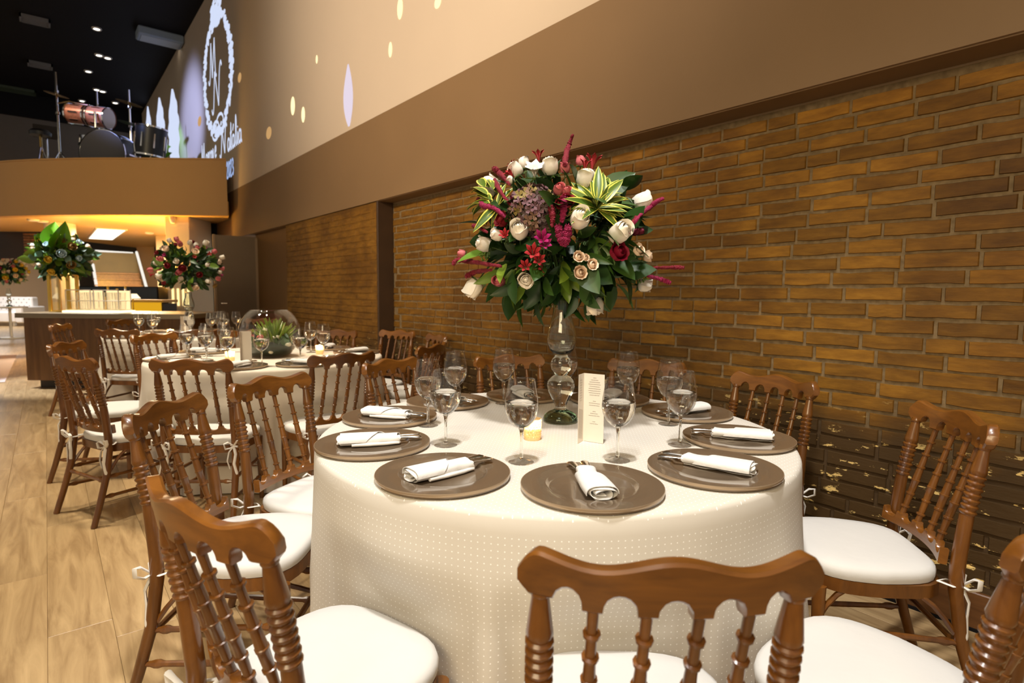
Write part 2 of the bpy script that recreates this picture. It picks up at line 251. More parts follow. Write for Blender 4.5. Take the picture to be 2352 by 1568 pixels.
# ---------------------------------------------------------------- mesh helpers
class MB:
    def __init__(s): s.v = []; s.f = []; s.uv = None
    def add(s, vs, fs):
        o = len(s.v); s.v += [tuple(v) for v in vs]; s.f += [tuple(i + o for i in f) for f in fs]; return s
    def box(s, lo, hi, M=None, c=0.0):
        x0, y0, z0 = lo; x1, y1, z1 = hi
        if c <= 0:
            vs = [(x, y, z) for z in (z0, z1) for y in (y0, y1) for x in (x0, x1)]
            fs = [(0, 2, 3, 1), (4, 5, 7, 6), (0, 1, 5, 4), (2, 6, 7, 3), (0, 4, 6, 2), (1, 3, 7, 5)]
        else:
            vs = []; c = min(c, (x1 - x0) * .45, (y1 - y0) * .45, (z1 - z0) * .45)
            for z, k in ((z0, c), (z0 + c, 0), (z1 - c, 0), (z1, c)):
                a, b_, d, e = x0 + k, x1 - k, y0 + k, y1 - k; q = c if k == 0 else c * .6
                vs += [(a + q, d, z), (b_ - q, d, z), (b_, d + q, z), (b_, e - q, z), (b_ - q, e, z), (a + q, e, z), (a, e - q, z), (a, d + q, z)]
            fs = [tuple(range(7, -1, -1)), tuple(range(24, 32))]
            for r in range(3):
                for i in range(8): j = (i + 1) % 8; fs.append((r * 8 + i, r * 8 + j, r * 8 + 8 + j, r * 8 + 8 + i))
        if M is not None: vs = [M @ Vector(v) for v in vs]
        return s.add(vs, fs)
    def lathe(s, prof, n=24, M=None, caps=True, ax=(0, 0, 0)):
        vs = []; fs = []; idx = []
        for r, z in prof:
            if r < 1e-6: idx.append([len(vs)]); vs.append((ax[0], ax[1], ax[2] + z))
            else:
                idx.append(list(range(len(vs), len(vs) + n)))
                vs += [(ax[0] + r * math.cos(2 * PI * i / n), ax[1] + r * math.sin(2 * PI * i / n), ax[2] + z) for i in range(n)]
        for a, b_ in zip(idx, idx[1:]):
            for i in range(n):
                j = (i + 1) % n
                if len(a) == 1 and len(b_) == 1: continue
                if len(a) == 1: fs.append((a[0], b_[j], b_[i]))
                elif len(b_) == 1: fs.append((a[i], a[j], b_[0]))
                else: fs.append((a[i], a[j], b_[j], b_[i]))
        if caps:
            if len(idx[0]) > 1: fs.append(tuple(reversed(idx[0])))
            if len(idx[-1]) > 1: fs.append(tuple(idx[-1]))
        if M is not None: vs = [M @ Vector(v) for v in vs]
        return s.add(vs, fs)
    def tube(s, path, rad, n=8, caps=True, flat=1.0, up=(0, 0, 1)):
        P = [Vector(p) for p in path]; k = len(P)
        if not hasattr(rad, '__len__'): rad = [rad] * k
        vs = []; fs = []; prev = None
        for i in range(k):
            tg = (P[min(i + 1, k - 1)] - P[max(i - 1, 0)]).normalized()
            if prev is None:
                u = Vector(up)
                if abs(tg.dot(u)) > .95: u = Vector((1, 0, 0))
                a = tg.cross(u).normalized()
            else:
                a = (prev - tg * prev.dot(tg)).normalized()
            prev = a; b_ = tg.cross(a).normalized()
            for j in range(n):
                an = 2 * PI * j / n; vs.append(P[i] + (a * math.cos(an) + b_ * math.sin(an) * flat) * rad[i])
        for i in range(k - 1):
            for j in range(n): q = (j + 1) % n; fs.append((i * n + j, i * n + q, i * n + n + q, i * n + n + j))
        if caps: fs += [tuple(reversed(range(n))), tuple(range((k - 1) * n, k * n))]
        return s.add(vs, fs)
    def grid(s, pts, closed_u=False):
        nu = len(pts); nv = len(pts[0]); vs = [p for r in pts for p in r]; fs = []
        for i in range(nu - (0 if closed_u else 1)):
            for j in range(nv - 1):
                k = (i + 1) % nu; fs.append((i * nv + j, k * nv + j, k * nv + j + 1, i * nv + j + 1))
        return s.add(vs, fs)
    def prism(s, poly, z0, z1, M=None):
        n = len(poly); vs = [(x, y, z0) for x, y in poly] + [(x, y, z1) for x, y in poly]
        fs = [tuple(reversed(range(n))), tuple(range(n, 2 * n))] + [(i, (i + 1) % n, n + (i + 1) % n, n + i) for i in range(n)]
        if M is not None: vs = [M @ Vector(v) for v in vs]
        return s.add(vs, fs)
    def mesh(s, name, mat, smooth=40):
        me = bpy.data.meshes.new(name); me.from_pydata([tuple(v) for v in s.v], [], s.f); me.materials.append(mat)
        if s.uv:
            ul = me.uv_layers.new(name='UVMap')
            for p in me.polygons:
                for li in p.loop_indices: ul.data[li].uv = s.uv[me.loops[li].vertex_index]
        if smooth:
            me.polygons.foreach_set('use_smooth', [True] * len(me.polygons)); me.update()
            try: me.set_sharp_from_angle(angle=math.radians(smooth))
            except Exception: pass
        me.update(); return me
    def build(s, name, mat, parent=None, smooth=40, loc=None):
        return link(name, s.mesh(name, mat, smooth), parent, loc)
def link(name, me, parent=None, loc=None, rot=None, scale=None):
    o = bpy.data.objects.new(name, me); COL.objects.link(o)
    if parent is not None: o.parent = parent
    if loc is not None: o.location = loc
    if rot is not None: o.rotation_euler = rot
    if scale is not None: o.scale = scale
    return o
def tag(o, label, cat, group=None, kind=None):
    o['label'] = label; o['category'] = cat
    if group: o['group'] = group
    if kind: o['kind'] = kind
    return o
def thing(name, label, cat, loc=(0, 0, 0), rz=0.0, group=None):
    o = bpy.data.objects.new(name, None); COL.objects.link(o); o.location = loc; o.rotation_euler = (0, 0, rz); o.empty_display_size = .1
    return tag(o, label, cat, group)
def struct(o): o['kind'] = 'structure'; return o
def dup(root, loc, rz, label, group=None):
    r = root.copy(); COL.objects.link(r); r.location = loc; r.rotation_euler = (0, 0, rz); r['label'] = label
    if group: r['group'] = group
    for ch in root.children:
        c = ch.copy(); COL.objects.link(c); c.parent = r
        for g in ch.children:
            d = g.copy(); COL.objects.link(d); d.parent = c
    return r
def sm(a, b_, x):
    x = max(0, min(1, (x - a) / (b_ - a))); return x * x * (3 - 2 * x)
RZ = lambda a: Matrix.Rotation(a, 4, 'Z')

# ---------------------------------------------------------------- room shell
XW, XB, ZS, ZB, ZC = 2.606, 2.437, 2.06, 2.82, 6.35
fl = MB().box((-9, -3, -.2), (3.2, 28, -.006)).build('floor', FLOORW, None, 0); struct(fl)
PW, PL = 0.189, 1.21
pm = MB().box((.0004, .0004, -.006), (PW - .0004, PL - .0004, 0), None, .0012).mesh('plank', FLOORW, 0)
random.seed(4)
for i in range(-6, 14):
    x = -0.053 + i * PW
    if x > 2.55: continue
    off = random.uniform(0, PL)
    for j in range(-1, 12):
        y = 0.2 + off + j * PL
        if y + PL < 0.0 or y > 13.6 or (x < -0.9 and y < 6): continue
        link('plank', pm, fl, (x, y, 0))
ce = MB().box((-9, -3, ZC), (3.2, 21, ZC + .2)).build('ceiling', BLACK, None, 0); struct(ce)
# brick wall: mortar bed with bricks laid on it
wr = MB().box((XW, -2, 0), (XW + .3, 5.06, ZS + .3)).build('wall_right', MORTAR, None, 0); struct(wr)
def brickmesh(seed, L_, H_):
    rd = random.Random(seed); nx = 5; pts = []
    def edge(n, amp): return [rd.uniform(-amp, amp) for _ in range(n)]
    bt, tp = edge(nx, .0028), edge(nx, .0028); bow = rd.uniform(-.002, .002)
    ring = [(-L_ / 2 + L_ * i / (nx - 1), -H_ / 2 + bt[i]) for i in range(nx)] + [(L_ / 2 - L_ * i / (nx - 1), H_ / 2 + tp[i]) for i in range(nx)]
    n = len(ring); vs = []
    for dx, k in ((.010, 1.0), (-.0015, 1.0), (-.0065, .93)):
        for (y, z) in ring:
            yy = y * (1 - (1 - k) * .35) if k < 1 else y; vs.append((dx + rd.uniform(-.0008, .0008) + bow * (y / L_), yy, z * k))
    fs = [tuple(range(2 * n, 3 * n))[::-1]]
    for r in range(2):
        for i in range(n): q = (i + 1) % n; fs.append((r * n + i, r * n + q, r * n + n + q, r * n + n + i))
    return MB().add(vs, fs)
BL, BH, CP = 0.232, 0.0505, 0.0637
protos = [brickmesh(i, BL - .013, BH).mesh('brick', BRICK, 30) for i in range(8)]
random.seed(11); nb = 0; rest = MB()
cells = []
for c in range(-18, 13):
    z = 1.26 + .032 + c * CP
    if z < 0.18 or z > ZS - .01: continue
    y = -0.35 + (c % 2) * BL / 2 + random.uniform(-.03, .03)
    while y < 4.98:
        l = BL * random.choice((1, 1, 1, 1, .97, 1.04, .9, .55)) * random.uniform(.97, 1.03)
        cells.append((y + l / 2, z, l)); y += l
def seen(y, z):                # nearest bricks of the wall that stand clear of table, chairs and flowers
    return y
cells.sort(key=lambda q: q[0])
cnt = 0
for (y, z, l) in cells:
    if y + l / 2 > 5.05: l = max(.06, (5.05 - (y - l / 2))); 
    s = l / BL; dz = random.uniform(-.002, .002)
    if 0.25 < y and cnt < 298:
        o = link('brick', random.choice(protos), wr, (XW - random.uniform(.0, .003), y, z + dz), (random.uniform(-.012, .012), 0, random.uniform(-.01, .01)), (1, s, random.uniform(.96, 1.03))); cnt += 1
    else:
        me = random.choice(protos); M = Matrix.Translation((XW, y, z + dz)) @ Matrix.Scale(s, 4, (0, 1, 0))
        rest.add([M @ v.co for v in me.vertices], [tuple(p.vertices) for p in me.polygons])
o = rest.build('brick', BRICK, wr, 30); o['kind'] = 'stuff'
# thicker far stretch of the wall, nearly flush with the beam, flush-pointed
w2 = MB().box((XB + .012, 5.06, 0), (XW + .3, 7.70, ZS)).build('wall_right_far', BRICK, None, 0); struct(w2)
fb = MB(); random.seed(5)
for c in range(-18, 13):
    z = 1.292 + c * CP
    if z < .18 or z > ZS - .02: continue
    y = 5.07 + (c % 2) * BL / 2
    while y < 7.55:
        l = min(BL, 7.69 - y); me = random.choice(protos); M = Matrix.Translation((XB + .0140, y + l / 2, z)) @ Matrix.Scale(l / BL, 4, (0, 1, 0))
        fb.add([M @ v.co for v in me.vertices], [tuple(p.vertices) for p in me.polygons]); y += l
o = fb.build('brick', BRICK, w2, 30); o['kind'] = 'stuff'
struct(MB().box((XB + .004, 5.03, 0), (XW - .004, 5.062, ZS), None, .003).build('pier_end_face', plain('pier_end_brown', (.055, .026, .009), .6, var=.3, scale=6), None, 0))  # thin dark brown box over the pier's end face
w3 = MB().box((XB + .10, 7.70, 0), (XW + .3, 9.4, ZS)).build('wall_right_end', plain('brown_plaster', (0.22, 0.11, 0.03), .6, var=.15, scale=3), None, 0); struct(w3)
struct(MB().box((XW - .018, -2, 0), (XW + .01, 5.05, .145), None, .004).build('baseboard_right', BASEW, None, 0))
struct(MB().box((XW - .024, -2, 0), (XW - .016, 5.05, .012)).build('trim_1', BLACK, None, 0))
bm_ = MB().box((XB, -3, ZS), (XW + .6, 11.6, ZB)).build('wall_beam_right', BEAM, None, 0); struct(bm_)
struct(MB().box((XB + .012, -3, ZS - .006), (XW + .3, 9.4, ZS)).build('ceiling_soffit', SOFFIT, None, 0))
struct(MB().box((XW - .004, -2, ZS - .014), (XW + .02, 5.05, ZS - .006)).build('trim_2', plain('old_caulk', (0.30, 0.2, 0.1), .7), None, 0))
struct(MB().box((XB + .004, -3, ZB), (XW + .6, 20.5, ZC)).build('wall_upper_right', UPPER, None, 0))
struct(MB().box((XB, 11.6, ZS), (XW + .6, 20.5, ZB)).build('wall_beam_far', DARKBROWN, None, 0))
struct(MB().box((-9, 20.5, 2.62), (3.2, 20.7, 5.75)).build('wall_back', GREYW, None, 0))
struct(MB().box((-9, 20.4, 5.75), (3.2, 20.7, ZC)).build('wall_back_upper', BLACK, None, 0))
struct(MB().box((.35, 20.5, 0), (3.2, 20.7, 2.62)).build('wall_back_lower', DARKBROWN, None, 0))
struct(MB().box((-9, 27.5, 0), (3.2, 27.7, 5)).build('wall_lounge', plain('lounge_paint', (.5, .34, .2), .6), None, 0))
struct(MB().box((1.95, 11.45, 0), (2.9, 11.6, 2.39)).build('wall_end', BLACK, None, 0))  # darkness of the corridor behind the door is put into this black
# door leaf by the corner
dr = MB().box((1.945, 9.33, 0.01), (2.535, 9.365, 2.02)).build('door_1', DOORM, None, 0); struct(dr)
MB().box((1.925, 9.318, 0.01), (1.955, 9.37, 2.025)).build('edge_strip', DOORE, dr, 0)
MB().box((2.505, 9.315, 0.01), (2.545, 9.37, 2.0)).build('edge_strip', DOORE, dr, 0)
MB().tube([(2.0, 9.33, 1.02), (2.0, 9.29, 1.02), (2.08, 9.285, 1.02)], .009, 8).build('door_handle', CHROME, dr)
# balcony: curved parapet over the bar
def bpoly(off=0):
    pts = [(-4.53, 9.3 + off), (-5.6, 9.3 + off)]
    for i in range(1, 13):
        a = i / 12; l = -5.6 - 5.2 * a; pts.append((l, 9.3 + off + .22 * a * a * 2.0 + 1.3 * a ** 3))
    return pts
outer = bpoly(0); inner = bpoly(.16); inner[0] = (-4.612, 9.46)
poly = [tuple(B(l, d)[:2]) for l, d in outer] + [tuple(B(l, d)[:2]) for l, d in reversed(inner)]
par = MB().prism(poly, 2.395, 3.262).build('wall_balcony', BALC, None, 30); struct(par)
MB().prism([tuple(B(l, d - .012)[:2]) for l, d in outer] + [tuple(B(l, d + .02)[:2]) for l, d in reversed(inner)], 3.262, 3.285).build('capping', BALC, par, 30)
slab = [tuple(B(l, d + .03)[:2]) for l, d in outer] + [tuple(B(-10.8, 17)[:2]), tuple(B(-5.2, 17)[:2]), tuple(B(-5.40, 11.0)[:2])]
struct(MB().prism(slab, 2.40, 2.62).build('ceiling_under_balcony', UNDER, None, 0))
# columns under the balcony
Mb = RZ(BROT)
struct(MB().box((-5.67, 9.52, 0), (-5.28, 10.22, 2.4), Mb, .006).build('column_square', COLUMN, None, 0))
cr_ = MB().lathe([(.235, 0), (.235, 2.4)], 40, None, True, tuple(B(-8.30, 10.7))).build('column_round', plain('white_paint', (.74, .74, .68), .5), None); struct(cr_)
struct(MB().box((-10.6, 16.4, 0), (-6.9, 16.6, 2.4), Mb).build('wall_under_balcony', plain('tan_paint', (.48, .33, .2), .6), None, 0))
struct(MB().box((-7.9, 12.9, 0), (-6.6, 13.1, 2.4), Mb).build('wall_beside_stairs', plain('sand_paint', (.58, .44, .30), .6), None, 0))
# ---------------------------------------------------------------- chairs
SPX = [-.1068, -.0356, .0356, .1068]
def rail_y(s, h, y0, bow): return y0 - bow * (1 - (s / h) ** 2)
def sweep_rail(ss, zb, zt, yf, th, c, lean):
    mb = MB(); rings = []
    for s in ss:
        b0, t0 = zb(s), zt(s); y = yf(s); dy = 1e-3
        nx = -(yf(s + dy) - yf(s - dy)) / (2 * dy); nl = math.hypot(nx, 1); nx, ny = nx / nl, 1 / nl
        ring = []
        for (o, z) in ((-th / 2, b0 + c), (-th / 2, t0 - c), (-th / 2 + c, t0), (th / 2 - c, t0), (th / 2, t0 - c), (th / 2, b0 + c), (th / 2 - c, b0), (-th / 2 + c, b0)):
            ring.append((s + nx * o, y + ny * o - lean * (z - .84), z))
        rings.append(ring)
    k = len(rings); vs = [p for r in rings for p in r]; fs = []
    for i in range(k - 1):
        for j in range(8): q = (j + 1) % 8; fs.append((i * 8 + j, i * 8 + 8 + j, i * 8 + 8 + q, i * 8 + q))
    fs += [tuple(range(8)), tuple(reversed(range((k - 1) * 8, k * 8)))]
    return mb.add(vs, fs)
def arch(s, edges, base, tops):
    for (a, b_), t in zip(edges, tops):
        if a < s < b_:
            u = (s - a) / (b_ - a) * 2 - 1; return base + (t - base) * math.sqrt(max(0, 1 - u * u)) ** .8
    return base
E_UP = [(-.160, -.120), (-.0935, -.0485), (-.0225, .0225), (.0485, .0935), (.120, .160)]
def up_bot(s):
    a = abs(s)
    if a >= .160: return .806 + max(0, (a - .192)) * 1.2
    return arch(s, E_UP, .793, (.826, .822, .820, .822, .826))
def up_top(s):
    a = abs(s); t =   .869 + .0095 * math.cos(a / .206 * 2 * PI) 
    if a > .176: t -= .030 * ((a - .176) / .03) ** 2
    return t
E_LO = [(-.165, -.118), (-.0955, -.0468), (-.0244, .0244), (.0468, .0955), (.118, .165)]
def lo_top(s): return .512 - (arch(s, E_LO, 0, (.022,) * 5))
def ss_fine(h, marks, n=56):
    q = {round(-h + 2 * h * i / n, 5) for i in range(n + 1)}
    for a, b_ in marks: q |= {round(a - 1e-4, 5), round(a + 1e-3, 5), round(b_ - 1e-3, 5), round(b_ + 1e-4, 5)}
    return sorted(q)
YU = lambda s: rail_y(s, .206, -.25, .045)
YL = lambda s: rail_y(s, .175, -.205, .034)
def cushion_mesh():
    mb = MB(); rings = []
    # D-shaped cushion outline, rounded at the front
    def outline(k):
        out = []
        for i in range(48):
            a = 2 * PI * i / 48; cx, cy = math.cos(a), math.sin(a)
            e = 3.4 if cy > 0 else 4.2; r = 1 / ((abs(cx) ** e + abs(cy) ** e) ** (1 / e))
            x = cx * r; y = cy * r; wd = .205 - (.030 if y < 0 else .004) * abs(y); out.append((x * wd * k, y * .187 * k - .006))
        return out
    for k, z in ((.90, .402), (.985, .406), (1.0, .418), (1.0, .428), (.985, .439), (.93, .446), (.75, .4515), (.45, .4535), (.15, .454)):
        rings.append([(x, y, z) for x, y in outline(k)])
    n = 48; vs = [p for r in rings for p in r]; fs = []
    for i in range(len(rings) - 1):
        for j in range(n): q = (j + 1) % n; fs.append((i * n + j, i * n + q, i * n + n + q, i * n + n + j))
    fs += [tuple(reversed(range(n))), tuple(range((len(rings) - 1) * n, len(rings) * n))]
    return mb.add(vs, fs)
def tie_mesh(sx):
    mb = MB(); c = Vector((sx * .176, -.192, .415))
    k = Vector((sx * .004, -.026, -.004))
    def rib(pts, r=.0075): mb.tube([c + (Vector(p) if abs(r - .005) < 1e-6 else k + (Vector(p) - k) * 1.4) for p in pts], r, 6, True, .5)
    rib([(-sx * .006, .03, .0), (sx * .020, .004, -.002), (sx * .012, -.021, -.003), (-sx * .012, -.021, -.003), (-sx * .022, .002, -.001), (-sx * .006, .03, .0)], .005)
    k = Vector((sx * .004, -.026, -.004)); p = lambda x, y, z: (k.x + sx * x, k.y + y, k.z + z)
    rib([p(0, 0, 0), p(.018, -.012, .022), p(.034, -.014, .026), p(.036, -.012, .010), p(.018, -.006, -.002), p(0, 0, 0)])
    rib([p(0, 0, 0), p(-.016, -.012, .016), p(-.030, -.014, .010), p(-.026, -.012, -.010), p(-.010, -.006, -.008), p(0, 0, 0)])
    rib([p(0, 0, 0), p(.010, -.010, -.03), p(.004, -.012, -.065), p(.012, -.010, -.10), p(.010, -.008, -.125)])
    rib([p(0, 0, 0), p(-.014, -.010, -.022), p(-.020, -.012, -.055), p(-.012, -.010, -.085)])
    return mb
SEATP = []
def make_chair(label, loc, rz):
    t = thing('dining_chair', label, 'chair', loc, rz, 'turned wooden chairs around the tables')
    sweep_rail(ss_fine(.206, E_UP), up_bot, up_top, YU, .027, .0045, .16).build('top_rail', RAILW, t, 35)
    sweep_rail(ss_fine(.172, E_LO), lambda s: .466, lo_top, YL, .022, .003, .10).build('lower_rail', RAILW, t, 35)
    for sx in (-1, 1):
        path = [(.196, -.300, 0), (.191, -.262, .12), (.186, -.222, .26), (.182, -.203, .40), (.180, -.204, .46), (.179, -.212, .55), (.1785, -.2185, .612)]
        rad = [.0145, .016, .0175, .0185, .019, .0185, .0178]
        zz = .616; top = (.178, -.252, .812)
        def onp(z): u = (z - .612) / (.812 - .612); return (.1785 - .0005 * u, -.2185 - .0335 * u, z)
        for k in range(7):
            z0 = .618 + k * .0165
            path += [onp(z0), onp(z0 + .005), onp(z0 + .0085), onp(z0 + .0125)]; rad += [.0172, .0215, .0215, .0172]
        path += [onp(.738), onp(.745), onp(.80), onp(.803), onp(.808), onp(.815)]; rad += [.0205, .0195, .0125, .0150, .0150, .0125]
        MB().tube([(sx * x, y, z) for x, y, z in path], rad, 14).build('rear_leg', CHAIRW, t)
        MB().tube([(sx * .172, .148, 0), (sx * .170, .150, .10), (sx * .168, .150, .22), (sx * .166, .150, .33), (sx * .166, .150, .372)], [.0125, .015, .0165, .0185, .020], 12).build('front_leg', CHAIRW, t)
    for x in SPX:
        a = Vector((x * .985, YL(x) + .034, .506)); b_ = Vector((x, YU(x) + .006, .797)); pth = []; rd = []
        rings = (.10, .25, .40, .555, .70, .845)
        prof = [(0, .0095)]
        for r in rings:
            mid = .0078 + .0036 * math.exp(-((r - .40) / .22) ** 2)
            prof += [(r - .017, mid), (r - .013, .0125), (r + .004, .0130), (r + .009, mid)]
        prof += [(1, .0085)]
        for u, r in prof: pth.append(a.lerp(b_, u)); rd.append(r)
        MB().tube(pth, rd, 10).build('spindle', CHAIRW, t)
    fr = MB(); n = 40; out = []
    for i in range(n):
        a = 2 * PI * i / n; cx, cy = math.cos(a), math.sin(a); e = 3.2 if cy > 0 else 5; r = 1 / ((abs(cx) ** e + abs(cy) ** e) ** (1 / e))
        out.append((cx * r * (.203 if cy > 0 else .203 - .02 * abs(cy * r)), cy * r * .187 - .008))
    fr.prism(out, .366, .404); fr.build('seat_frame', CHAIRW, t, 50)
    def stretch(a, b_, r=.0085):
        a, b_ = Vector(a), Vector(b_); us = (0, .07, .10, .13, .16, .5, .84, .87, .90, .93, 1); rr = (r * .85, r, r * 1.45, r * 1.45, r, r * 1.15, r, r * 1.45, r * 1.45, r, r * .85)
        MB().tube([a.lerp(b_, u) for u in us], rr, 8).build('stretcher', CHAIRW, t)
    for sx in (-1, 1):
        stretch((sx * .186, -.226, .245), (sx * .168, .150, .245)); stretch((sx * .191, -.256, .145), (sx * .170, .150, .135))
        MB().tube([(sx * .168, .150, .27), (sx * .166, .128, .31), (sx * .164, .10, .345), (sx * .164, .07, .368)], .008, 6).build('bracket', CHAIRW, t)
        MB().tube([(sx * .184, -.208, .27), (sx * .182, -.18, .31), (sx * .180, -.15, .345), (sx * .180, -.12, .368)], .008, 6).build('bracket', CHAIRW, t)
    stretch((-.188, -.232, .225), (.188, -.232, .225)); stretch((-.169, .150, .20), (.169, .150, .20))
    cu = cushion_mesh().build('seat_cushion', CUSH, t, 60)
    for sx in (-1, 1): tie_mesh(sx).build('ribbon_tie', RIBBON, cu, 60)
    return t
chairs = [
 ('T1', .661, .466, 50, 'chair nearest the camera, back toward us before the front plate'),
 ('T1', .205, 1.080, 15.5, 'chair at lower left seen from behind, rail sloping over its bright seat'),
 ('T1', .285, 2.045, -38, 'chair turned sideways left of the near table, ribbon hanging from its leg'),
 ('T1', .697, 2.391, -62, 'chair facing us between the near and middle tables, before the cloth'),
 ('T1', 1.363, 2.657, -68, 'chair behind the near table beside the leftmost water glasses'),
 ('T1', 1.978, 2.460, -108, 'orange-lit chair behind the near table, just left of the tall vase'),
 ('T1', 2.420, 1.885, 203, 'dim chair by the brick wall behind the ivory menu card'),
 ('T1', 2.410, 1.207, 171, 'chair against the brick wall right of the paired glasses'),
 ('T1', 2.127, .510, 132, 'chair at right by the wall baseboard with a white bow on its leg'),
 ('T1', 1.290, .172, 90, 'chair cut off by the lower right corner, wide white seat beside the nearest chair'),
 ('T2', .107, 3.766, 22, 'chair on the open floor left of the middle table, legs in the floor glare'),
 ('T2', .564, 3.293, 53.5, 'chair before the middle table, back to us, bows on both posts'),
 ('T2', 1.287, 3.128, 96.5, 'chair before the right half of the middle table, back to us'),
 ('T2', .096, 4.731, -28, 'dark-railed chair standing behind the one in the floor glare'),
 ('T2', .655, 5.296, -55, 'chair between the middle and far tables, at the middle table left edge'),
 ('T2', 1.413, 5.330, -100, 'chair mostly hidden behind the glass bowl terrarium'),
 ('T2', 1.985, 4.960, -139, 'chair partly seen right of the middle table, behind its rightmost napkin'),
 ('T2', 2.420, 4.640, -160, 'pale-lit chair standing before the dark end of the brick pier'),
 ('T2', 2.450, 4.020, 170, 'chair against the brick wall, only its dark curved rail showing'),
 ('T2', 1.989, 3.328, 123, 'dark chair right of the middle table, its back toward us'),
 ('T3', .474, 6.093, 47, 'chair before the far table, back to us, cloth showing through its spindles'),
 ('T3', .996, 5.654, 82, 'chair at the far table half hidden by the middle table glasses'),
 ('T3', .099, 7.177, -24, 'chair at the left of the far table, close to the walnut bar'),
 ('T3', .70, 7.90, -68, 'orange-topped chair between the far table and the walnut bar'),
 ('T3', 2.030, 7.420, -140, 'chair beyond the far table, only its rail showing left of the terrarium'),
]
proto = None
for (T, x, y, f, lab) in chairs:
    a = math.radians(f); ox, oy = x + .25 * math.cos(a), y + .25 * math.sin(a); SEATP.append((T, ox, oy, a))
    lab = 'spindle-back ' + lab
    if proto is None: proto = make_chair(lab, (ox, oy, 0), a - PI / 2)
    else: dup(proto, (ox, oy, 0), a - PI / 2, lab)

# ---------------------------------------------------------------- tables and cloths
TZ = .757
TC = {'T1': (1.325, 1.421), 'T2': (1.213, 4.215), 'T3': (1.146, 6.756)}
RT = .768
def cloth(key, mat, seed, name_label):
    cx, cy = TC[key]; rd = random.Random(seed); na = 240; mb = MB(); uv = []
    ph = [rd.uniform(0, 6.28) for _ in range(5)]; am = [rd.uniform(.6, 1.2) for _ in range(5)]
    seats = [(math.atan2(y - cy, x - cx), math.hypot(x - cx, y - cy), a) for T, x, y, a in SEATP if T == key]
    rows = [(0, .0), (.35, .0), (.60, .0), (.72, .0), (RT - .012, .0), (RT - .004, -.003), (RT, -.012)]
    vs = []; fs = []
    for r, dz in rows:
        for i in range(na):
            a = 2 * PI * i / na; x, y = r * math.cos(a), r * math.sin(a)
            vs.append((x, y, TZ + dz)); uv.append((x, y))
    nr = 26
    for j in range(1, nr + 1):
        u = j / nr; z = (TZ - .012) * (1 - u) + .006 * u
        for i in range(na):
            a = 2 * PI * i / na
            fold = am[0] * math.sin(9 * a + ph[0] + .6 * math.sin(2 * a)) + .7 * am[1] * math.sin(14 * a + ph[1]) + .5 * am[2] * math.sin(5 * a + ph[2])
            k = sm(0, .8, u); r = RT + .002 + .030 * k * fold + .036 * k + .004 * u * math.sin(31 * a + ph[3])
            for sa, sd, fa in seats:
                dx = (a - sa + PI) % (2 * PI) - PI; lat = abs(dx) * sd
                lim = sd - .205 + .03 * min(1, (lat / .21) ** 2)
                if lat < .34:
                    q = sm(.34, .235, lat) * sm(.62, .47, z)
                    if q > 0 and r > lim: r = r * (1 - q) + lim * q
            vs.append((r * math.cos(a), r * math.sin(a), z)); uv.append((a * RT, z - TZ))
    n = len(rows) + nr
    for j in range(1, n - 1):
        for i in range(na): q = (i + 1) % na; fs.append((j * na + i, j * na + na + i, j * na + na + q, j * na + q))
    fs.append(tuple(range(na, 2 * na)))
    mb.add([(x + cx, y + cy, z) for x, y, z in vs], fs); mb.uv = uv
    o = mb.build('tablecloth', mat, None, 80); tag(o, name_label, 'tablecloth', 'white round tablecloths'); return o
for key, mat, seed, lab, tl in (('T1', CLOTH, 3, 'dotted cream cloth hanging to the floor on the nearest round table', 'round banquet table nearest the camera under the dotted cream cloth'),
        ('T2', PLAINCLOTH, 8, 'plain cream cloth on the middle table under the glass bowl terrarium', 'round banquet table in the middle under the plain cream cloth'),
        ('T3', PLAINCLOTH, 12, 'cream cloth on the far table in front of the bar', 'round banquet table farthest away before the bar')):
    cx, cy = TC[key]
    t = thing('round_table', tl, 'table', (cx, cy, 0), 0, 'round banquet tables')
    MB().lathe([(.70, TZ - .03), (.745, TZ - .028), (.748, TZ - .006), (.70, TZ - .003)], 48).build('table_top', BASEW, t)
    MB().lathe([(.26, 0), (.25, .03), (.05, .05), (.045, TZ - .03)], 24).build('pedestal', BASEW, t)
    cloth(key, mat, seed, lab)
TZ += .001
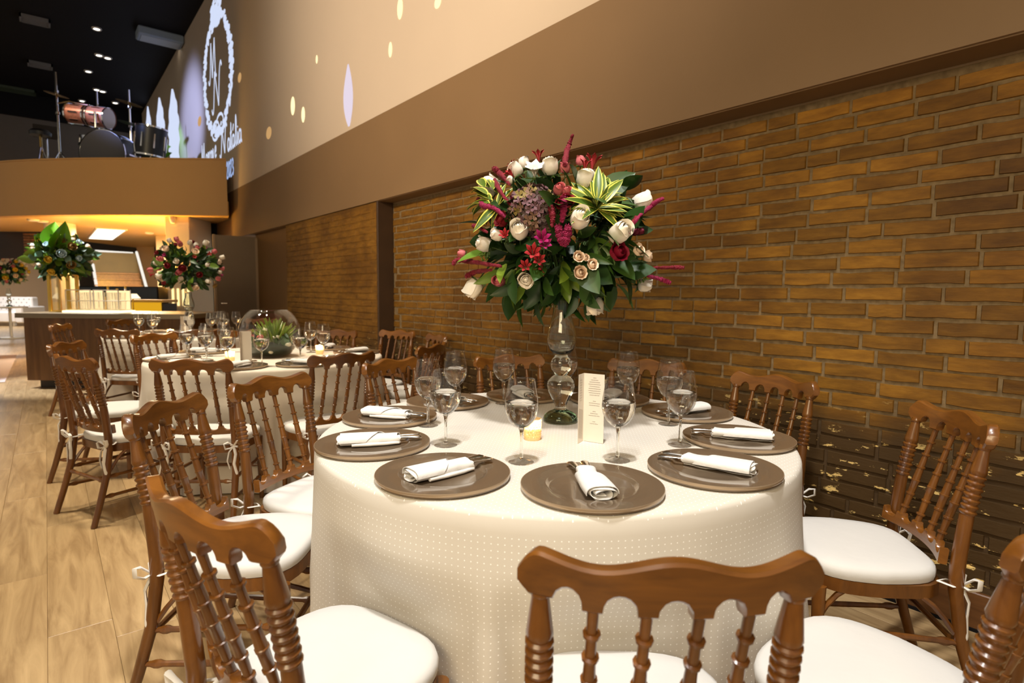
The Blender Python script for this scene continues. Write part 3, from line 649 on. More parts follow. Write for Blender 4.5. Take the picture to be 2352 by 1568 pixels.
# ---------------------------------------------------------------- place settings
CR = .1698
prof_plate = [(0, .006), (.098, .006), (.104, .0075), (.109, .0125), (.113, .0135), (.150, .0145), (CR - .0012, .0150), (CR - .0012, .004), (.11, .0), (0, .0)]
plate_me = MB().lathe(prof_plate, 72, None, False).mesh('charger_plate', PLATE, 35)
rim_me = MB().lathe([(CR - .0015, .0148), (CR, .0150), (CR + .0006, .0125), (CR, .008), (CR - .006, .0025), (CR - .0065, .0015), (CR - .012, .0030)], 72, None, False).mesh('rim', PLATER, 60)
def napkin_mesh():
    mb = MB(); turns = 2.15; n = 64; Lx = .175
    def sect(u, k):
        a = 2 * PI * turns * (1 - u) - 2.2; g = .30 + .70 * (1 - u) ** .8
        hw, hh = .036 * g * k, .0155 * g * (0.85 + .15 * k)
        c, s = math.cos(a), math.sin(a); return (hw * math.copysign(abs(c) ** .72, c), hh * math.copysign(abs(s) ** .85, s))
    rows = []
    for i in range(13):
        x = -Lx / 2 + Lx * i / 12; k = 1.0 - .20 * sm(.2, 1, i / 12) + .02 * math.sin(i * 1.7); row = []
        for j in range(n + 1):
            y, z = sect(j / n, k); row.append((x + .006 * math.sin(j * .35) * (1 if i in (0, 12) else .2), y + .003 * math.sin(i * .9), z + .0168 + .0008 * math.sin(i * 1.3 + j * .3)))
        rows.append(row)
    mb.grid(rows)
    # diagonal outer flap wrapped over the top
    rows = []
    for i in range(9):
        row = []
        for j in range(15):
            v = j / 14; an = PI * (1.02 - 1.08 * v); x0 = -Lx / 2 + .004; x1 = -.010 + .070 * v
            x = x0 + (x1 - x0) * i / 8; u = (x + Lx / 2) / Lx; k = 1.0 - .20 * sm(.2, 1, u)
            c, s = math.cos(an), math.sin(an); row.append((x, (.0378 * k) * math.copysign(abs(c) ** .72, c), .0168 + (.0176) * math.copysign(abs(s) ** .85, s)))
        rows.append(row)
    mb.grid(rows)
    # second fold lip along one side
    mb.tube([(-.05, -.034, .008), (0, -.034, .0075), (.05, -.031, .007), (.088, -.026, .007)], [.006, .0068, .0065, .005], 8, True, .8)
    return mb
def solidify(me, t):
    b_ = bmesh.new(); b_.from_mesh(me); bmesh.ops.recalc_face_normals(b_, faces=b_.faces)
    g = bmesh.ops.solidify(b_, geom=b_.faces[:], thickness=t); b_.to_mesh(me); b_.free(); me.polygons.foreach_set('use_smooth', [True] * len(me.polygons)); me.set_sharp_from_angle(angle=math.radians(55)); return me
nap_me = solidify(napkin_mesh().mesh('napkin', NAPK, 60), .0014)
def handle_mesh(fork):
    mb = MB(); P = []; R_ = []
    for x, y, z, r in ((-.055, 0, .0, .0030), (-.02, 0, .0, .0034), (.02, 0, .001, .0040), (.05, 0, .002, .0058), (.078, 0, .002, .0088), (.094, 0, .001, .0098), (.102, 0, .0, .0076), (.105, 0, 0, .003)): P.append((x, y, z)); R_.append(r * (1.25 if x > .03 else 1))
    mb.tube(P, R_, 10, True, .34 if fork else .42)
    if fork:
        mb.box((-.075, -.010, -.001), (-.052, .010, .001))
        for k in range(4): mb.box((-.105, -.0095 + k * .0056, -.0008), (-.074, -.0070 + k * .0056, .0008))
    else: mb.add([(-.055, -.004, .0), (-.055, .006, .0), (-.10, .008, .001), (-.112, .0, .0015), (-.055, -.004, .0016), (-.055, .006, .0016), (-.10, .008, .0016), (-.112, 0, .0016)], [(0, 1, 2, 3), (7, 6, 5, 4), (0, 3, 7, 4), (1, 5, 6, 2), (2, 6, 7, 3), (0, 4, 5, 1)])
    return mb
fork_me = handle_mesh(True).mesh('fork', STEEL, 50); knife_me = handle_mesh(False).mesh('knife', STEEL, 50)
bowl_prof = [(.0045, .0925), (.010, .0945), (.022, .102), (.034, .115), (.0425, .131), (.0465, .148), (.0470, .158), (.0455, .175), (.0415, .200), (.0372, .226), (.0366, .2315), (.0358, .2318), (.0362, .226)]
bowl_me = MB().lathe(bowl_prof, 40, None, False).mesh('bowl', THIN, 80)
foot_thin = MB().lathe([(0, .0006), (.034, .0006), (.0352, .0014), (.034, .0026), (.022, .0045), (.010, .0085), (.0056, .0150)], 36, None, False).mesh('foot', THIN, 80)
stem_me = MB().lathe([(0, .0085), (.0052, .0095), (.0052, .016), (.0040, .030), (.0037, .055), (.0042, .078), (.0060, .089), (.0085, .0945), (.0045, .0962), (0, .0962)], 28, None, False).mesh('stem', SOLID, 80)
wat_prof = [(0, .0968), (.0085, .0972), (.0205, .1035), (.0325, .1165), (.0410, .1325), (.0450, .1495), (.0455, .158), (.0445, .1655), (.0440, .1675), (.0425, .1668), (0, .1668)]
water_me = MB().lathe(wat_prof, 40, None, False).mesh('water', WATER, 80)
def charger(x, y, a, lab):
    o = link('charger_plate', plate_me, None, (x, y, TZ), (0, 0, a)); tag(o, lab, 'plate', 'taupe charger plates'); link('rim', rim_me, o)['label'] = 'lighter champagne rim'; return o
def napkin_set(x, y, a, lab, where, z=None):
    z = TZ + .0065 if z is None else z
    o = link('napkin', nap_me, None, (x, y, z), (0, 0, a)); tag(o, lab, 'napkin', 'rolled white napkins')
    c, s = math.cos(a), math.sin(a)
    for me, nm, dy, da, dz in ((fork_me, 'fork', .011, .10, .019), (knife_me, 'knife', -.010, -.06, .0195)):
        k = link(nm, me, None, (x + c * .052 - s * dy, y + s * .052 + c * dy, z + dz), (0, .02, a + da)); tag(k, 'steel %s tucked in the napkin %s' % (nm, where), nm, 'cutlery in the napkins')
def glass(x, y, lab, rz=0.0, full=True):
    t = thing('wine_glass', lab, 'glass', (x, y, TZ), rz, 'stemmed water glasses')
    link('bowl', bowl_me, t); link('stem', stem_me, t); link('foot', foot_thin, t)
    if full: link('water', water_me, t)
    return t
place1 = ['nearest the camera', 'just right of the nearest place', 'third along the right edge', 'rightmost toward the brick wall', 'behind the ivory menu card', 'behind the tall vase', 'behind the three left glasses', 'second up the left edge', 'farthest left', 'just left of the nearest place']
ang1 = [236.35, 272.4, 308.4, 347.0, 22.6, 58.7, 93.4, 127.1, 163.6, 200.1]
napa = [58, 108, 126, 172, -150, -112, -72, -54, -24, 2]
cx, cy = TC['T1']
for k in range(10):
    a = math.radians(ang1[k]); x, y = cx + .601 * math.cos(a), cy + .601 * math.sin(a)
    charger(x, y, a, 'round taupe charger plate on the near table, ' + place1[k])
    b_ = math.radians(napa[k]); q = .012 if k else .0
    napkin_set(x - .012 * math.cos(b_), y - .012 * math.sin(b_), b_, 'rolled white napkin on the near table, ' + place1[k], 'on the near table, ' + place1[k])
gl1 = [(.998, 1.191, 'front left glass of the pair before the candle'), (1.223, 1.040, 'glass right of the menu card, above the nearest plate'), (1.501, 1.030, 'front glass of the overlapping pair at right'), (1.711, 1.224, 'rear glass of the overlapping pair at right'), (1.817, 1.500, 'glass standing behind the menu card by the wall'), (1.755, 1.790, 'glass half hidden behind the tall vase'), (1.475, 1.878, 'glass standing alone left of the vase, before the orange chair'), (1.244, 1.894, 'rearmost glass of the group of three at left'), (1.016, 1.720, 'left glass of the group of three at left'), (.927, 1.465, 'front glass of the group of three at left')]
for x, y, lab in gl1: glass(x, y, 'stemmed water glass, ' + lab.replace('glass ', '', 1) if lab.startswith('glass ') else 'stemmed water glass, ' + lab, random.uniform(0, 6))
# middle table
cx, cy = TC['T2']; place2 = {'b': 'before the menu card', 'c': 'before the terrarium', 'd': 'at its right front', 'e': 'at its right end', 'f': 'at the back right', 'a': 'at its left front', 'g': 'at its left end', 'h': 'at the back left'}
for key, an in zip('abcdefgh', (-160, -124, -87, -50, -12, 28, 165, 122)):
    a = math.radians(an); x, y = cx + .60 * math.cos(a), cy + .60 * math.sin(a)
    charger(x, y, a, 'taupe charger plate on the middle table ' + place2[key])
    napkin_set(x, y, a + PI + (.5 if an > -100 else -.3), 'rolled white napkin on the middle table ' + place2[key], 'on the middle table ' + place2[key])
for x, y, lab in ((.79, 4.13, 'far left glass, beside a candle'), (.875, 3.93, 'glass in front of the left candle'), (1.01, 3.69, 'glass before the terrarium left side'), (1.235, 3.66, 'glass by the terrarium right side'), (1.50, 3.96, 'rightmost glass by the right candle'), (1.53, 4.30, 'glass behind the right candle'), (.86, 4.46, 'rear left glass'), (1.02, 4.68, 'glass behind the terrarium'), (.72, 4.36, 'glass near the left edge')):
    glass(x, y, 'stemmed water glass on the middle table, ' + lab)
# far table
cx, cy = TC['T3']; w3_ = ['front', 'front left', 'left', 'back left', 'back', 'back right', 'right', 'front right']
for i in range(8):
    an = -118 - i * 45; a = math.radians(an); x, y = cx + .60 * math.cos(a), cy + .60 * math.sin(a)
    charger(x, y, a, 'taupe charger plate at the %s of the far table' % w3_[i])
    if i in (0, 1, 2, 7): napkin_set(x, y, a + PI, 'rolled white napkin at the %s of the far table' % w3_[i], 'at the %s of the far table' % w3_[i])
    g = a + .32; glass(cx + .44 * math.cos(g), cy + .44 * math.sin(g), 'stemmed water glass at the %s of the far table' % w3_[i])
for i, an in enumerate((-60, -20, 20)):
    g = math.radians(an); glass(cx + .30 * math.cos(g), cy + .30 * math.sin(g), 'water glass beside the far table vase, %s' % ('toward the camera', 'toward the brick wall', 'farther back')[i])
# candles in amber votive cups
def candle(x, y, lab, e=2.2):
    t = thing('candle_holder', lab, 'candle', (x, y, TZ), 0, 'lit votive candles')
    pr = [(.020, .002), (.0245, .0), (.0265, .006), (.0275, .03), (.0285, .066), (.0278, .0665), (.0268, .03), (.0255, .008), (.0, .006)]
    mb = MB().lathe(pr, 36, None, False)
    for r_ in range(7):
        for i in range(18):
            a = 2 * PI * (i + .5 * (r_ % 2)) / 18; rr = .0272 + .0012 * r_ / 6; z = .010 + r_ * .0082; c, s = math.cos(a), math.sin(a)
            p = lambda da, dz, dr: ((rr + dr) * math.cos(a + da), (rr + dr) * math.sin(a + da), z + dz)
            mb.add([p(-.14, 0, 0), p(0, -.0042, 0), p(.14, 0, 0), p(0, .0042, 0), p(0, 0, .0016)], [(0, 1, 4), (1, 2, 4), (2, 3, 4), (3, 0, 4)])
    mb.build('cup', VOTIVE, t, 20)
    MB().lathe([(0, .0065), (.0235, .0065), (.0240, .036), (.018, .0345), (0, .034)], 24, None, False).build('wax', WAX, t)
    MB().lathe([(0, .036), (.0028, .039), (.0042, .044), (.0030, .051), (.0012, .057), (0, .060)], 12, None, False).build('flame', FLAME, t)
    d = bpy.data.lights.new('candle_light', 'POINT'); d.energy = e; d.color = (1.0, .62, .26); d.shadow_soft_size = .006; o = bpy.data.objects.new('candle_light', d); COL.objects.link(o); o.parent = t; o.location = (0, 0, .066)
candle(1.188, 1.363, 'lit candle in a patterned amber cup beside the vase foot', 1.6)
candle(.915, 4.06, 'lit candle on the middle table left of the menu card'); candle(1.545, 4.16, 'lit candle on the middle table right of the terrarium'); candle(.95, 6.62, 'lit candle on the far table beside its menu card')
# menu cards: folded V of ivory card with small print inside
def menu(a, b_, c, lab, h=.216, text=True):
    t = thing('menu_card', lab, 'menu card', (b_[0], b_[1], TZ), 0, 'folded menu cards')
    a = Vector((a[0] - b_[0], a[1] - b_[1])); c = Vector((c[0] - b_[0], c[1] - b_[1])); th = .0007; pan = []
    for q in (a, c):
        M = RZ(math.atan2(q.y, q.x)); pan.append((M, q.length))
        MB().box((0, -th / 2, 0), (q.length, th / 2, h), M).build('panel', PAPER, t, 0)
    if text:
        rd = random.Random(2)
        M, Lp = pan[1]; sgn = 1 if (M.to_3x3() @ Vector((0, 1, 0))).xy.dot(Vector((-1, -1))) > 0 else -1; y0 = sgn * (th / 2 + .0002)
        mb = MB(); z = h - .012
        for grp, hd in ((9, 1), (3, 1), (3, 1), (2, 1)):
            for k in range(grp):
                wl = (.010 if k == 0 else rd.uniform(.024, .042)); x0 = Lp * .53 - wl / 2
                x = x0
                while x < x0 + wl:
                    l = rd.uniform(.002, .006); mb.box((x, min(y0, y0 + sgn * .0001), z - .0013), (min(x + l, x0 + wl), max(y0, y0 + sgn * .0001), z)); x += l + .0009
                z -= .0068
            z -= .012
        mb.v = [tuple(M @ Vector(v)) for v in mb.v]; mb.build('print', INK, t, 0)
        M, Lp = pan[0]; sgn = 1 if (M.to_3x3() @ Vector((0, 1, 0))).xy.dot(Vector((-1, -1))) > 0 else -1; y0 = sgn * (th / 2 + .0002); mb = MB()
        for k in range(26):
            z = .008 + k * .0036; mb.add([(Lp * .15, y0, z), (Lp * .9, y0, z + .010), (Lp * .9, y0, z + .0112), (Lp * .15, y0, z + .0012)], [(0, 1, 2, 3), (3, 2, 1, 0)])
        for k in range(9): mb.add([(Lp * .35, y0, h - .02 - k * .008), (Lp * .75, y0, h - .02 - k * .008), (Lp * .75, y0, h - .0185 - k * .008), (Lp * .35, y0, h - .0185 - k * .008)], [(0, 1, 2, 3), (3, 2, 1, 0)])
        mb.v = [tuple(M @ Vector(v)) for v in mb.v]; mb.build('print', PATTERN, t, 0)
    return t
menu((1.262, 1.234), (1.303, 1.251), (1.326, 1.186), 'ivory folded menu card with small grey print right of the vase')
menu((.915, 3.80), (.930, 3.84), (.985, 3.81), 'peach-lit blank menu card before the glass bowl terrarium', .21, False)
menu((1.02, 6.47), (1.05, 6.50), (1.11, 6.46), 'peach-lit menu card on the far table by its candle', .20, False)
# ---------------------------------------------------------------- flowers
def petal(mb, ang, prof, arc, tipw=.55, n=5, mrows=6, curl=0.0):
    # prof: list of (r, z) along the petal; arc: half angle at the widest
    rows = []
    for i in range(mrows):
        u = i / (mrows - 1); f = u * (len(prof) - 1); k = min(int(f), len(prof) - 2); w_ = f - k
        r = prof[k][0] * (1 - w_) + prof[k + 1][0] * w_; z = prof[k][1] * (1 - w_) + prof[k + 1][1] * w_
        half = arc * (math.sin(min(1, .30 + u * .9) * PI / 2) if u < .75 else (1 - (1 - tipw) * ((u - .75) / .25) ** 1.5)); row = []
        for j in range(n):
            v = -1 + 2 * j / (n - 1); a = ang + v * half; row.append((r * math.cos(a) * (1 + .05 * abs(v) * curl), r * math.sin(a) * (1 + .05 * abs(v) * curl), z - .05 * v * v * u))
        rows.append(row)
    mb.grid(rows)
def rose_mesh(kind, seed):
    rd = random.Random(seed); mb = MB()
    if kind == 'bud':
        mb.lathe([(.02, -.5), (.16, -.40), (.17, .20), (.07, .42), (0, .44)], 12, None, False)
        for k in range(3): petal(mb, k * 2.1 + rd.random(), [(.05, -.50), (.22, -.40), (.26, -.05), (.21, .28), (.10, .47)], 1.3, .7)
        for k in range(3): petal(mb, k * 2.1 + 1.1 + rd.random() * .4, [(.06, -.50), (.30, -.41), (.36, -.12), (.315, .20), (.20, .44)], 1.3, .65)
        for k in range(4): petal(mb, k * 1.57 + .6 + rd.random() * .4, [(.06, -.51), (.34, -.43), (.435, -.14), (.40, .16), (.30, .38)] if k % 2 else [(.06, -.51), (.34, -.43), (.44, -.14), (.425, .14), (.40, .34), (.44, .42)], 1.1, .45, curl=1)
    elif kind == 'open':
        mb.lathe([(.02, -.35), (.12, -.2), (.14, .18), (.0, .26)], 12, None, False)
        for k in range(3): petal(mb, k * 2.1, [(.05, -.35), (.18, -.2), (.22, .1), (.15, .30)], 1.2)
        for k in range(4): petal(mb, k * 1.57 + .3, [(.05, -.36), (.28, -.28), (.34, .02), (.30, .24), (.24, .34)], 1.15, .7)
        for k in range(5): petal(mb, k * 1.257 + .1, [(.05, -.37), (.33, -.34), (.45, -.08), (.46, .16), (.54, .24)], .85, .4, curl=2)
    elif kind == 'star':
        mb.lathe([(0, -.3), (.08, -.2), (.06, .1), (0, .14)], 8, None, False)
        for k in range(6): petal(mb, k * 1.047, [(.04, -.4), (.12, -.2), (.22, .05), (.36, .24), (.54, .34)], .62 if k % 2 else .5, .12)
    elif kind == 'trumpet':
        for k in range(6): petal(mb, k * 1.047, [(.03, -.55), (.09, -.25), (.15, .02), (.28, .26), (.46, .38)], .46, .10)
        mb.tube([(0, 0, -.3), (.03, 0, .1), (.05, .02, .36)], .015, 5)
    return mb
def calyx_mesh():
    mb = MB().lathe([(.035, -.75), (.04, -.56), (.14, -.50), (.13, -.42), (0, -.42)], 8, None, False); mb.tube([(0, 0, -.6), (.02, 0, -1.0), (0, .03, -1.6)], .035, 6)
    for k in range(5):
        a = k * 1.257; c, s = math.cos(a), math.sin(a)
        mb.add([(c * .1 - s * .07, s * .1 + c * .07, -.50), (c * .1 + s * .07, s * .1 - c * .07, -.50), (c * .42, s * .42, -.46), (c * .56, s * .56, -.60)], [(0, 1, 2), (0, 2, 3), (1, 3, 2)])
    return mb
CAL = calyx_mesh().mesh('calyx', STEMG, 60)
RM = {}
def rose_me(kind, mk, var):
    key = (kind, mk, var)
    if key not in RM: RM[key] = rose_mesh(kind, var * 7 + len(mk)).mesh('rose', PET[mk], 75)
    return RM[key]
KIND = {'wr': 'bud', 'ws': 'bud', 'cs': 'open', 'pk': 'bud', 'cr': 'open', 'dr': 'open', 'al': 'trumpet', 'mo': 'trumpet', 'bd': 'bud', 'gd': 'open', 'bl': 'open', 'ye': 'open'}
NAME = {'wr': 'white_rose', 'ws': 'white_spray_rose', 'cs': 'cream_spray_rose', 'pk': 'pink_rosebud', 'cr': 'crimson_rose', 'dr': 'dark_red_rose', 'al': 'red_alstroemeria', 'mo': 'magenta_alstroemeria', 'bd': 'plum_bud', 'gd': 'bronze_rose', 'bl': 'pale_rose', 'ye': 'yellow_rose'}
def leaf_mesh(nm, mat, Ll=1.0, wd=.22, fold=.10, droop=.18, n=6, shape=1.0, uvs=True):
    rows = []; uv = []
    for i in range(n + 1):
        u = i / n; wv = wd * (math.sin(PI * u ** shape) ** .85 + (.02 if 0 < i < n else 0)); x = Ll * u; z = -droop * u * u * Ll
        rows.append([(x, -wv, z + fold * wv * 2), (x, -wv * .5, z + fold * wv * .6), (x, 0, z), (x, wv * .5, z + fold * wv * .6), (x, wv, z + fold * wv * 2)]); uv += [(-1, u), (-.5, u), (0, u), (.5, u), (1, u)]
    mb = MB().grid(rows); mb.uv = [(a * .6 + 0, b_) for a, b_ in uv]; return mb.mesh(nm, mat, 60)
LV = [leaf_mesh('leaf', LEAF, 1, .20, .12, .22), leaf_mesh('leaf', LEAF, 1, .27, .15, .12, 6, .8), leaf_mesh('leaf', LEAF, 1, .14, .2, .32), leaf_mesh('leaf', LEAF, 1, .33, .08, .15, 6, .7)]
LL = leaf_mesh('lime_leaf', LEAFL, 1, .24, .15, .2, 6, .8)
def mat_dir(pos, d, roll=0.0, s=1.0, axis='Z'):
    q = Vector(d).normalized().to_track_quat(axis, 'Y').to_matrix().to_4x4()
    M = Matrix.Translation(pos) @ q
    return M @ (Matrix.Rotation(roll, 4, axis)) @ Matrix.Scale(s, 4)
def put(nm, me, M, parent):
    o = bpy.data.objects.new(nm, me); COL.objects.link(o); o.parent = parent; o.matrix_local = M; return o
DEPTHF = Vector((.6279, .7783, 0)); RIGHT = Vector((.7783, -.6279, 0))
FLW = [["wr",-0.189,0.174,0.189,0.0665,"L"],["wr",-0.146,-0.098,0.219,0.0577,"U"],["wr",-0.171,-0.267,0.031,0.0618,"C"],["wr",-0.047,-0.324,-0.007,0.0686,"C"],["wr",0.24,-0.18,0.132,0.0665,"R"],["wr",-0.3,-0.127,-0.004,0.0574,"C"],["wr",-0.259,-0.115,-0.163,0.052,"C"],["wr",-0.258,0.187,-0.19,0.0634,"D"],["wr",0.005,-0.173,-0.247,0.06,"D"],["wr",0.232,-0.206,-0.171,0.0507,"R"],["wr",-0.091,-0.21,0.17,0.0591,"U"],["ws",-0.187,0.035,0.223,0.051,"L"],["ws",-0.091,0.103,0.27,0.0412,"U"],["ws",-0.205,-0.089,0.199,0.0626,"C"],["ws",-0.321,0.035,-0.04,0.0495,"L"],["ws",-0.316,-0.029,-0.014,0.0369,"L"],["ws",-0.242,-0.008,0.173,0.0262,"L"],["cs",-0.172,-0.263,-0.089,0.0339,"C"],["cs",-0.127,-0.28,-0.112,0.0342,"C"],["cs",-0.154,-0.253,-0.137,0.0411,"C"],["cs",-0.152,-0.275,-0.091,0.0217,"C"],["cs",0.04,-0.327,-0.06,0.0396,"C"],["cs",0.141,-0.287,-0.073,0.0416,"R"],["pk",-0.118,-0.142,0.211,0.0343,"U"],["pk",-0.198,-0.199,0.124,0.0355,"C"],["pk",0.071,-0.027,0.278,0.0364,"U"],["pk",-0.286,-0.007,-0.163,0.0408,"C"],["pk",-0.182,-0.217,0.119,0.0273,"C"],["pk",-0.283,0.222,-0.061,0.0285,"L"],["cr",-0.05,-0.319,-0.07,0.0606,"C"],["dr",-0.307,-0.047,0.033,0.0507,"L"],["al",-0.273,-0.164,-0.076,0.06,"C"],["al",-0.258,-0.176,-0.1,0.0492,"C"],["al",-0.277,-0.133,-0.118,0.047,"C"],["al",-0.236,-0.158,-0.125,0.0444,"D"],["al",0.106,-0.055,0.274,0.0697,"U"],["al",-0.043,-0.161,0.226,0.0495,"U"],["al",-0.048,0.071,0.294,0.0539,"U"],["al",-0.214,0.027,0.204,0.0446,"L"],["al",-0.122,0.127,0.259,0.0412,"L"],["al",-0.32,-0.081,-0.019,0.0416,"C"],["mo",-0.26,-0.192,-0.034,0.0594,"C"],["mo",-0.253,-0.198,-0.052,0.0486,"C"],["dr",-0.193,-0.231,0.083,0.046,"C"],["dr",-0.211,-0.221,0.072,0.0351,"C"],["bd",0.037,-0.315,-0.002,0.0227,"R"],["bd",0.066,-0.313,0.003,0.0229,"R"],["bd",-0.29,-0.083,0.099,0.0195,"C"]]
AMA = [[[[-0.138,-0.16,0.213],[0.013,-0.015,0.308],[0.032,-0.024,0.366]],0.0087],[[[-0.196,0.147,0.244],[-0.177,0.129,0.221],[-0.278,-0.05,0.148]],0.0087],[[[-0.195,0.141,0.202],[-0.298,-0.028,0.126],[-0.306,-0.095,0.073]],0.0063],[[[-0.244,0.173,0.132],[-0.32,0.036,0.086],[-0.324,-0.029,0.07],[-0.32,-0.092,0.032]],0.0079],[[[-0.329,0.083,0.024],[-0.339,0.035,0.013],[-0.34,-0.016,-0.008]],0.0063],[[[-0.326,0.213,-0.104],[-0.313,0.204,-0.087],[-0.283,0.18,-0.091],[-0.322,0.033,-0.105],[-0.313,-0.056,-0.117]],0.0079],[[[-0.293,0.181,-0.147],[-0.266,0.162,-0.13],[-0.314,-0.005,-0.127]],0.0079],[[[0.274,-0.244,0.139],[0.256,-0.231,0.129],[0.231,-0.214,0.104],[0.033,-0.331,0.046],[-0.007,-0.337,0.011]],0.0071],[[[0.32,-0.309,-0.107],[0.287,-0.283,-0.107],[0.105,-0.301,-0.116]],0.0063],[[[0.28,-0.283,-0.163],[0.249,-0.256,-0.148],[0.205,-0.219,-0.134]],0.0071],[[[-0.24,-0.207,0.067],[-0.242,-0.218,0.036],[-0.247,-0.222,0.002]],0.0087],[[[-0.234,-0.234,0.005],[-0.228,-0.242,-0.031],[-0.221,-0.246,-0.053]],0.0119],[[[-0.211,-0.255,0.005],[-0.214,-0.254,-0.031],[-0.219,-0.248,-0.056]],0.0119],[[[-0.205,-0.227,0.095],[-0.214,-0.238,0.056],[-0.225,-0.241,0.013]],0.0103],[[[0.019,-0.332,0.044],[-0.011,-0.336,0.011],[-0.031,-0.336,-0.025]],0.0063]]
VAR = [[[-0.299,-0.013,0.083],[-0.222,0.18,0.233]],[[-0.299,-0.013,0.083],[-0.222,0.141,0.232]],[[-0.299,-0.013,0.083],[-0.289,0.152,0.198]],[[-0.299,-0.013,0.083],[-0.26,0.205,0.191]],[[-0.299,-0.013,0.083],[-0.271,0.171,0.15]],[[-0.299,-0.013,0.083],[-0.308,0.159,0.122]],[[-0.299,-0.013,0.083],[-0.27,0.205,0.116]],[[-0.299,-0.013,0.083],[-0.313,0.117,0.069]],[[-0.299,-0.013,0.083],[-0.366,0.002,0.039]],[[-0.299,-0.013,0.083],[-0.331,0.036,0.028]],[[-0.299,-0.013,0.083],[-0.29,-0.03,0.157]],[[-0.299,-0.013,0.083],[-0.277,0.14,0.172]],[[-0.299,-0.013,0.083],[-0.328,-0.022,0.033]],[[-0.101,-0.272,0.066],[-0.141,-0.202,0.171]],[[-0.101,-0.272,0.066],[-0.189,-0.226,0.148]],[[-0.101,-0.272,0.066],[-0.216,-0.277,0.103]],[[-0.101,-0.272,0.066],[0.011,-0.186,0.226]],[[-0.101,-0.272,0.066],[-0.002,-0.241,0.205]],[[-0.101,-0.272,0.066],[-0.026,-0.29,0.184]],[[-0.101,-0.272,0.066],[0.028,-0.264,0.161]],[[-0.101,-0.272,0.066],[0.002,-0.309,0.132]],[[-0.101,-0.272,0.066],[-0.038,-0.354,0.09]],[[-0.101,-0.272,0.066],[0.006,-0.313,0.077]],[[-0.101,-0.272,0.066],[-0.048,-0.341,0.053]],[[-0.101,-0.272,0.066],[-0.054,-0.27,0.199]],[[-0.101,-0.272,0.066],[-0.101,-0.209,0.187]],[[-0.101,-0.272,0.066],[-0.1,-0.256,0.173]],[[-0.101,-0.272,0.066],[-0.109,-0.325,0.12]],[[-0.101,-0.272,0.066],[-0.042,-0.291,0.111]],[[-0.101,-0.272,0.066],[-0.189,-0.279,0.067]],[[-0.101,-0.272,0.066],[-0.198,-0.315,0.05]],[[-0.101,-0.272,0.066],[-0.044,-0.319,0.037]],[[-0.101,-0.272,0.066],[-0.147,-0.273,0.125]]]
CEN = Vector((1.4661, 1.54, 1.4245)); VB = Vector((1.4342, 1.4917, TZ))
fa = thing('flower_arrangement', 'large mixed arrangement of white roses, magenta amaranth and dark leaves in the tall vase', 'flowers', (VB.x, VB.y, TZ + .40), 0, 'tall flower arrangements')
off = CEN - Vector((VB.x, VB.y, TZ + .40))
random.seed(21)
for i, (k, x, y, z, s, od) in enumerate(FLW):
    p = Vector((x, y, z)); d = p.normalized() * .8 + {'L': -RIGHT * .5 + Vector((0, 0, .45)), 'R': RIGHT * .7 + Vector((0, 0, .35)), 'U': Vector((0, 0, 1.3)), 'D': Vector((0, 0, -1.0)) - RIGHT * (.3 if x < 0.1 else -.2), 'C': -DEPTHF * .35 + Vector((0, 0, .55)) + RIGHT * .2}[od]
    kind = KIND[k]
    if (k, od) == ('ws', 'C'): kind = 'star'
    if k == 'wr' and od == 'C' and i in (2, 3): kind = 'bud'
    sc_ = s * (1.12 if kind == 'bud' else 1.0)
    o = put(NAME[k], rose_me(kind, k, i % 3), mat_dir(off + p, d, random.uniform(0, 6), sc_), fa)
    put('calyx', CAL, Matrix.Identity(4), o)
for pts, r in AMA:
    P = [Vector(p) + off for p in pts]; rd = random.Random(len(pts) + int(r * 1e5)); path = []; rad = []
    n = 30
    for i in range(n + 1):
        u = i / n; f = u * (len(P) - 1); k = min(int(f), len(P) - 2); q = f - k
        a = P[max(k - 1, 0)]; b_ = P[k]; c = P[k + 1]; e = P[min(k + 2, len(P) - 1)]
        v = .5 * ((2 * b_) + (c - a) * q + (2 * a - 5 * b_ + 4 * c - e) * q * q + (3 * b_ - a - 3 * c + e) * q ** 3)
        path.append(v); rad.append(r * (.45 + .75 * math.sin(PI * min(1, (.12 + .88 * u) ** .8))) * rd.uniform(.78, 1.22) * (.9 + .1 * (i % 2)))
    mb = MB().tube(path, rad, 9)
    vs = []
    for v in mb.v: vs.append(tuple(Vector(v) + Vector((rd.uniform(-1, 1), rd.uniform(-1, 1), rd.uniform(-1, 1))) * r * .16))
    for i in range(110):
        k = rd.randrange(2, n); dv = Vector((rd.gauss(0, 1), rd.gauss(0, 1), rd.gauss(0, 1))).normalized(); q = vs and (path[k] + dv * rad[k] * .95); e = r * rd.uniform(.20, .36); o = len(vs)
        vs += [tuple(q + Vector(w_) * e) for w_ in ((1, 0, 0), (-1, 0, 0), (0, 1, 0), (0, -1, 0), (0, 0, 1), (0, 0, -1))]
        mb.f += [tuple(o + j for j in t_) for t_ in ((0, 2, 4), (2, 1, 4), (1, 3, 4), (3, 0, 4), (2, 0, 5), (1, 2, 5), (3, 1, 5), (0, 3, 5))]
    mb.v = vs; mb.build('amaranth_spike', AMARD if rd.random() < .3 else AMAR, fa, 50)
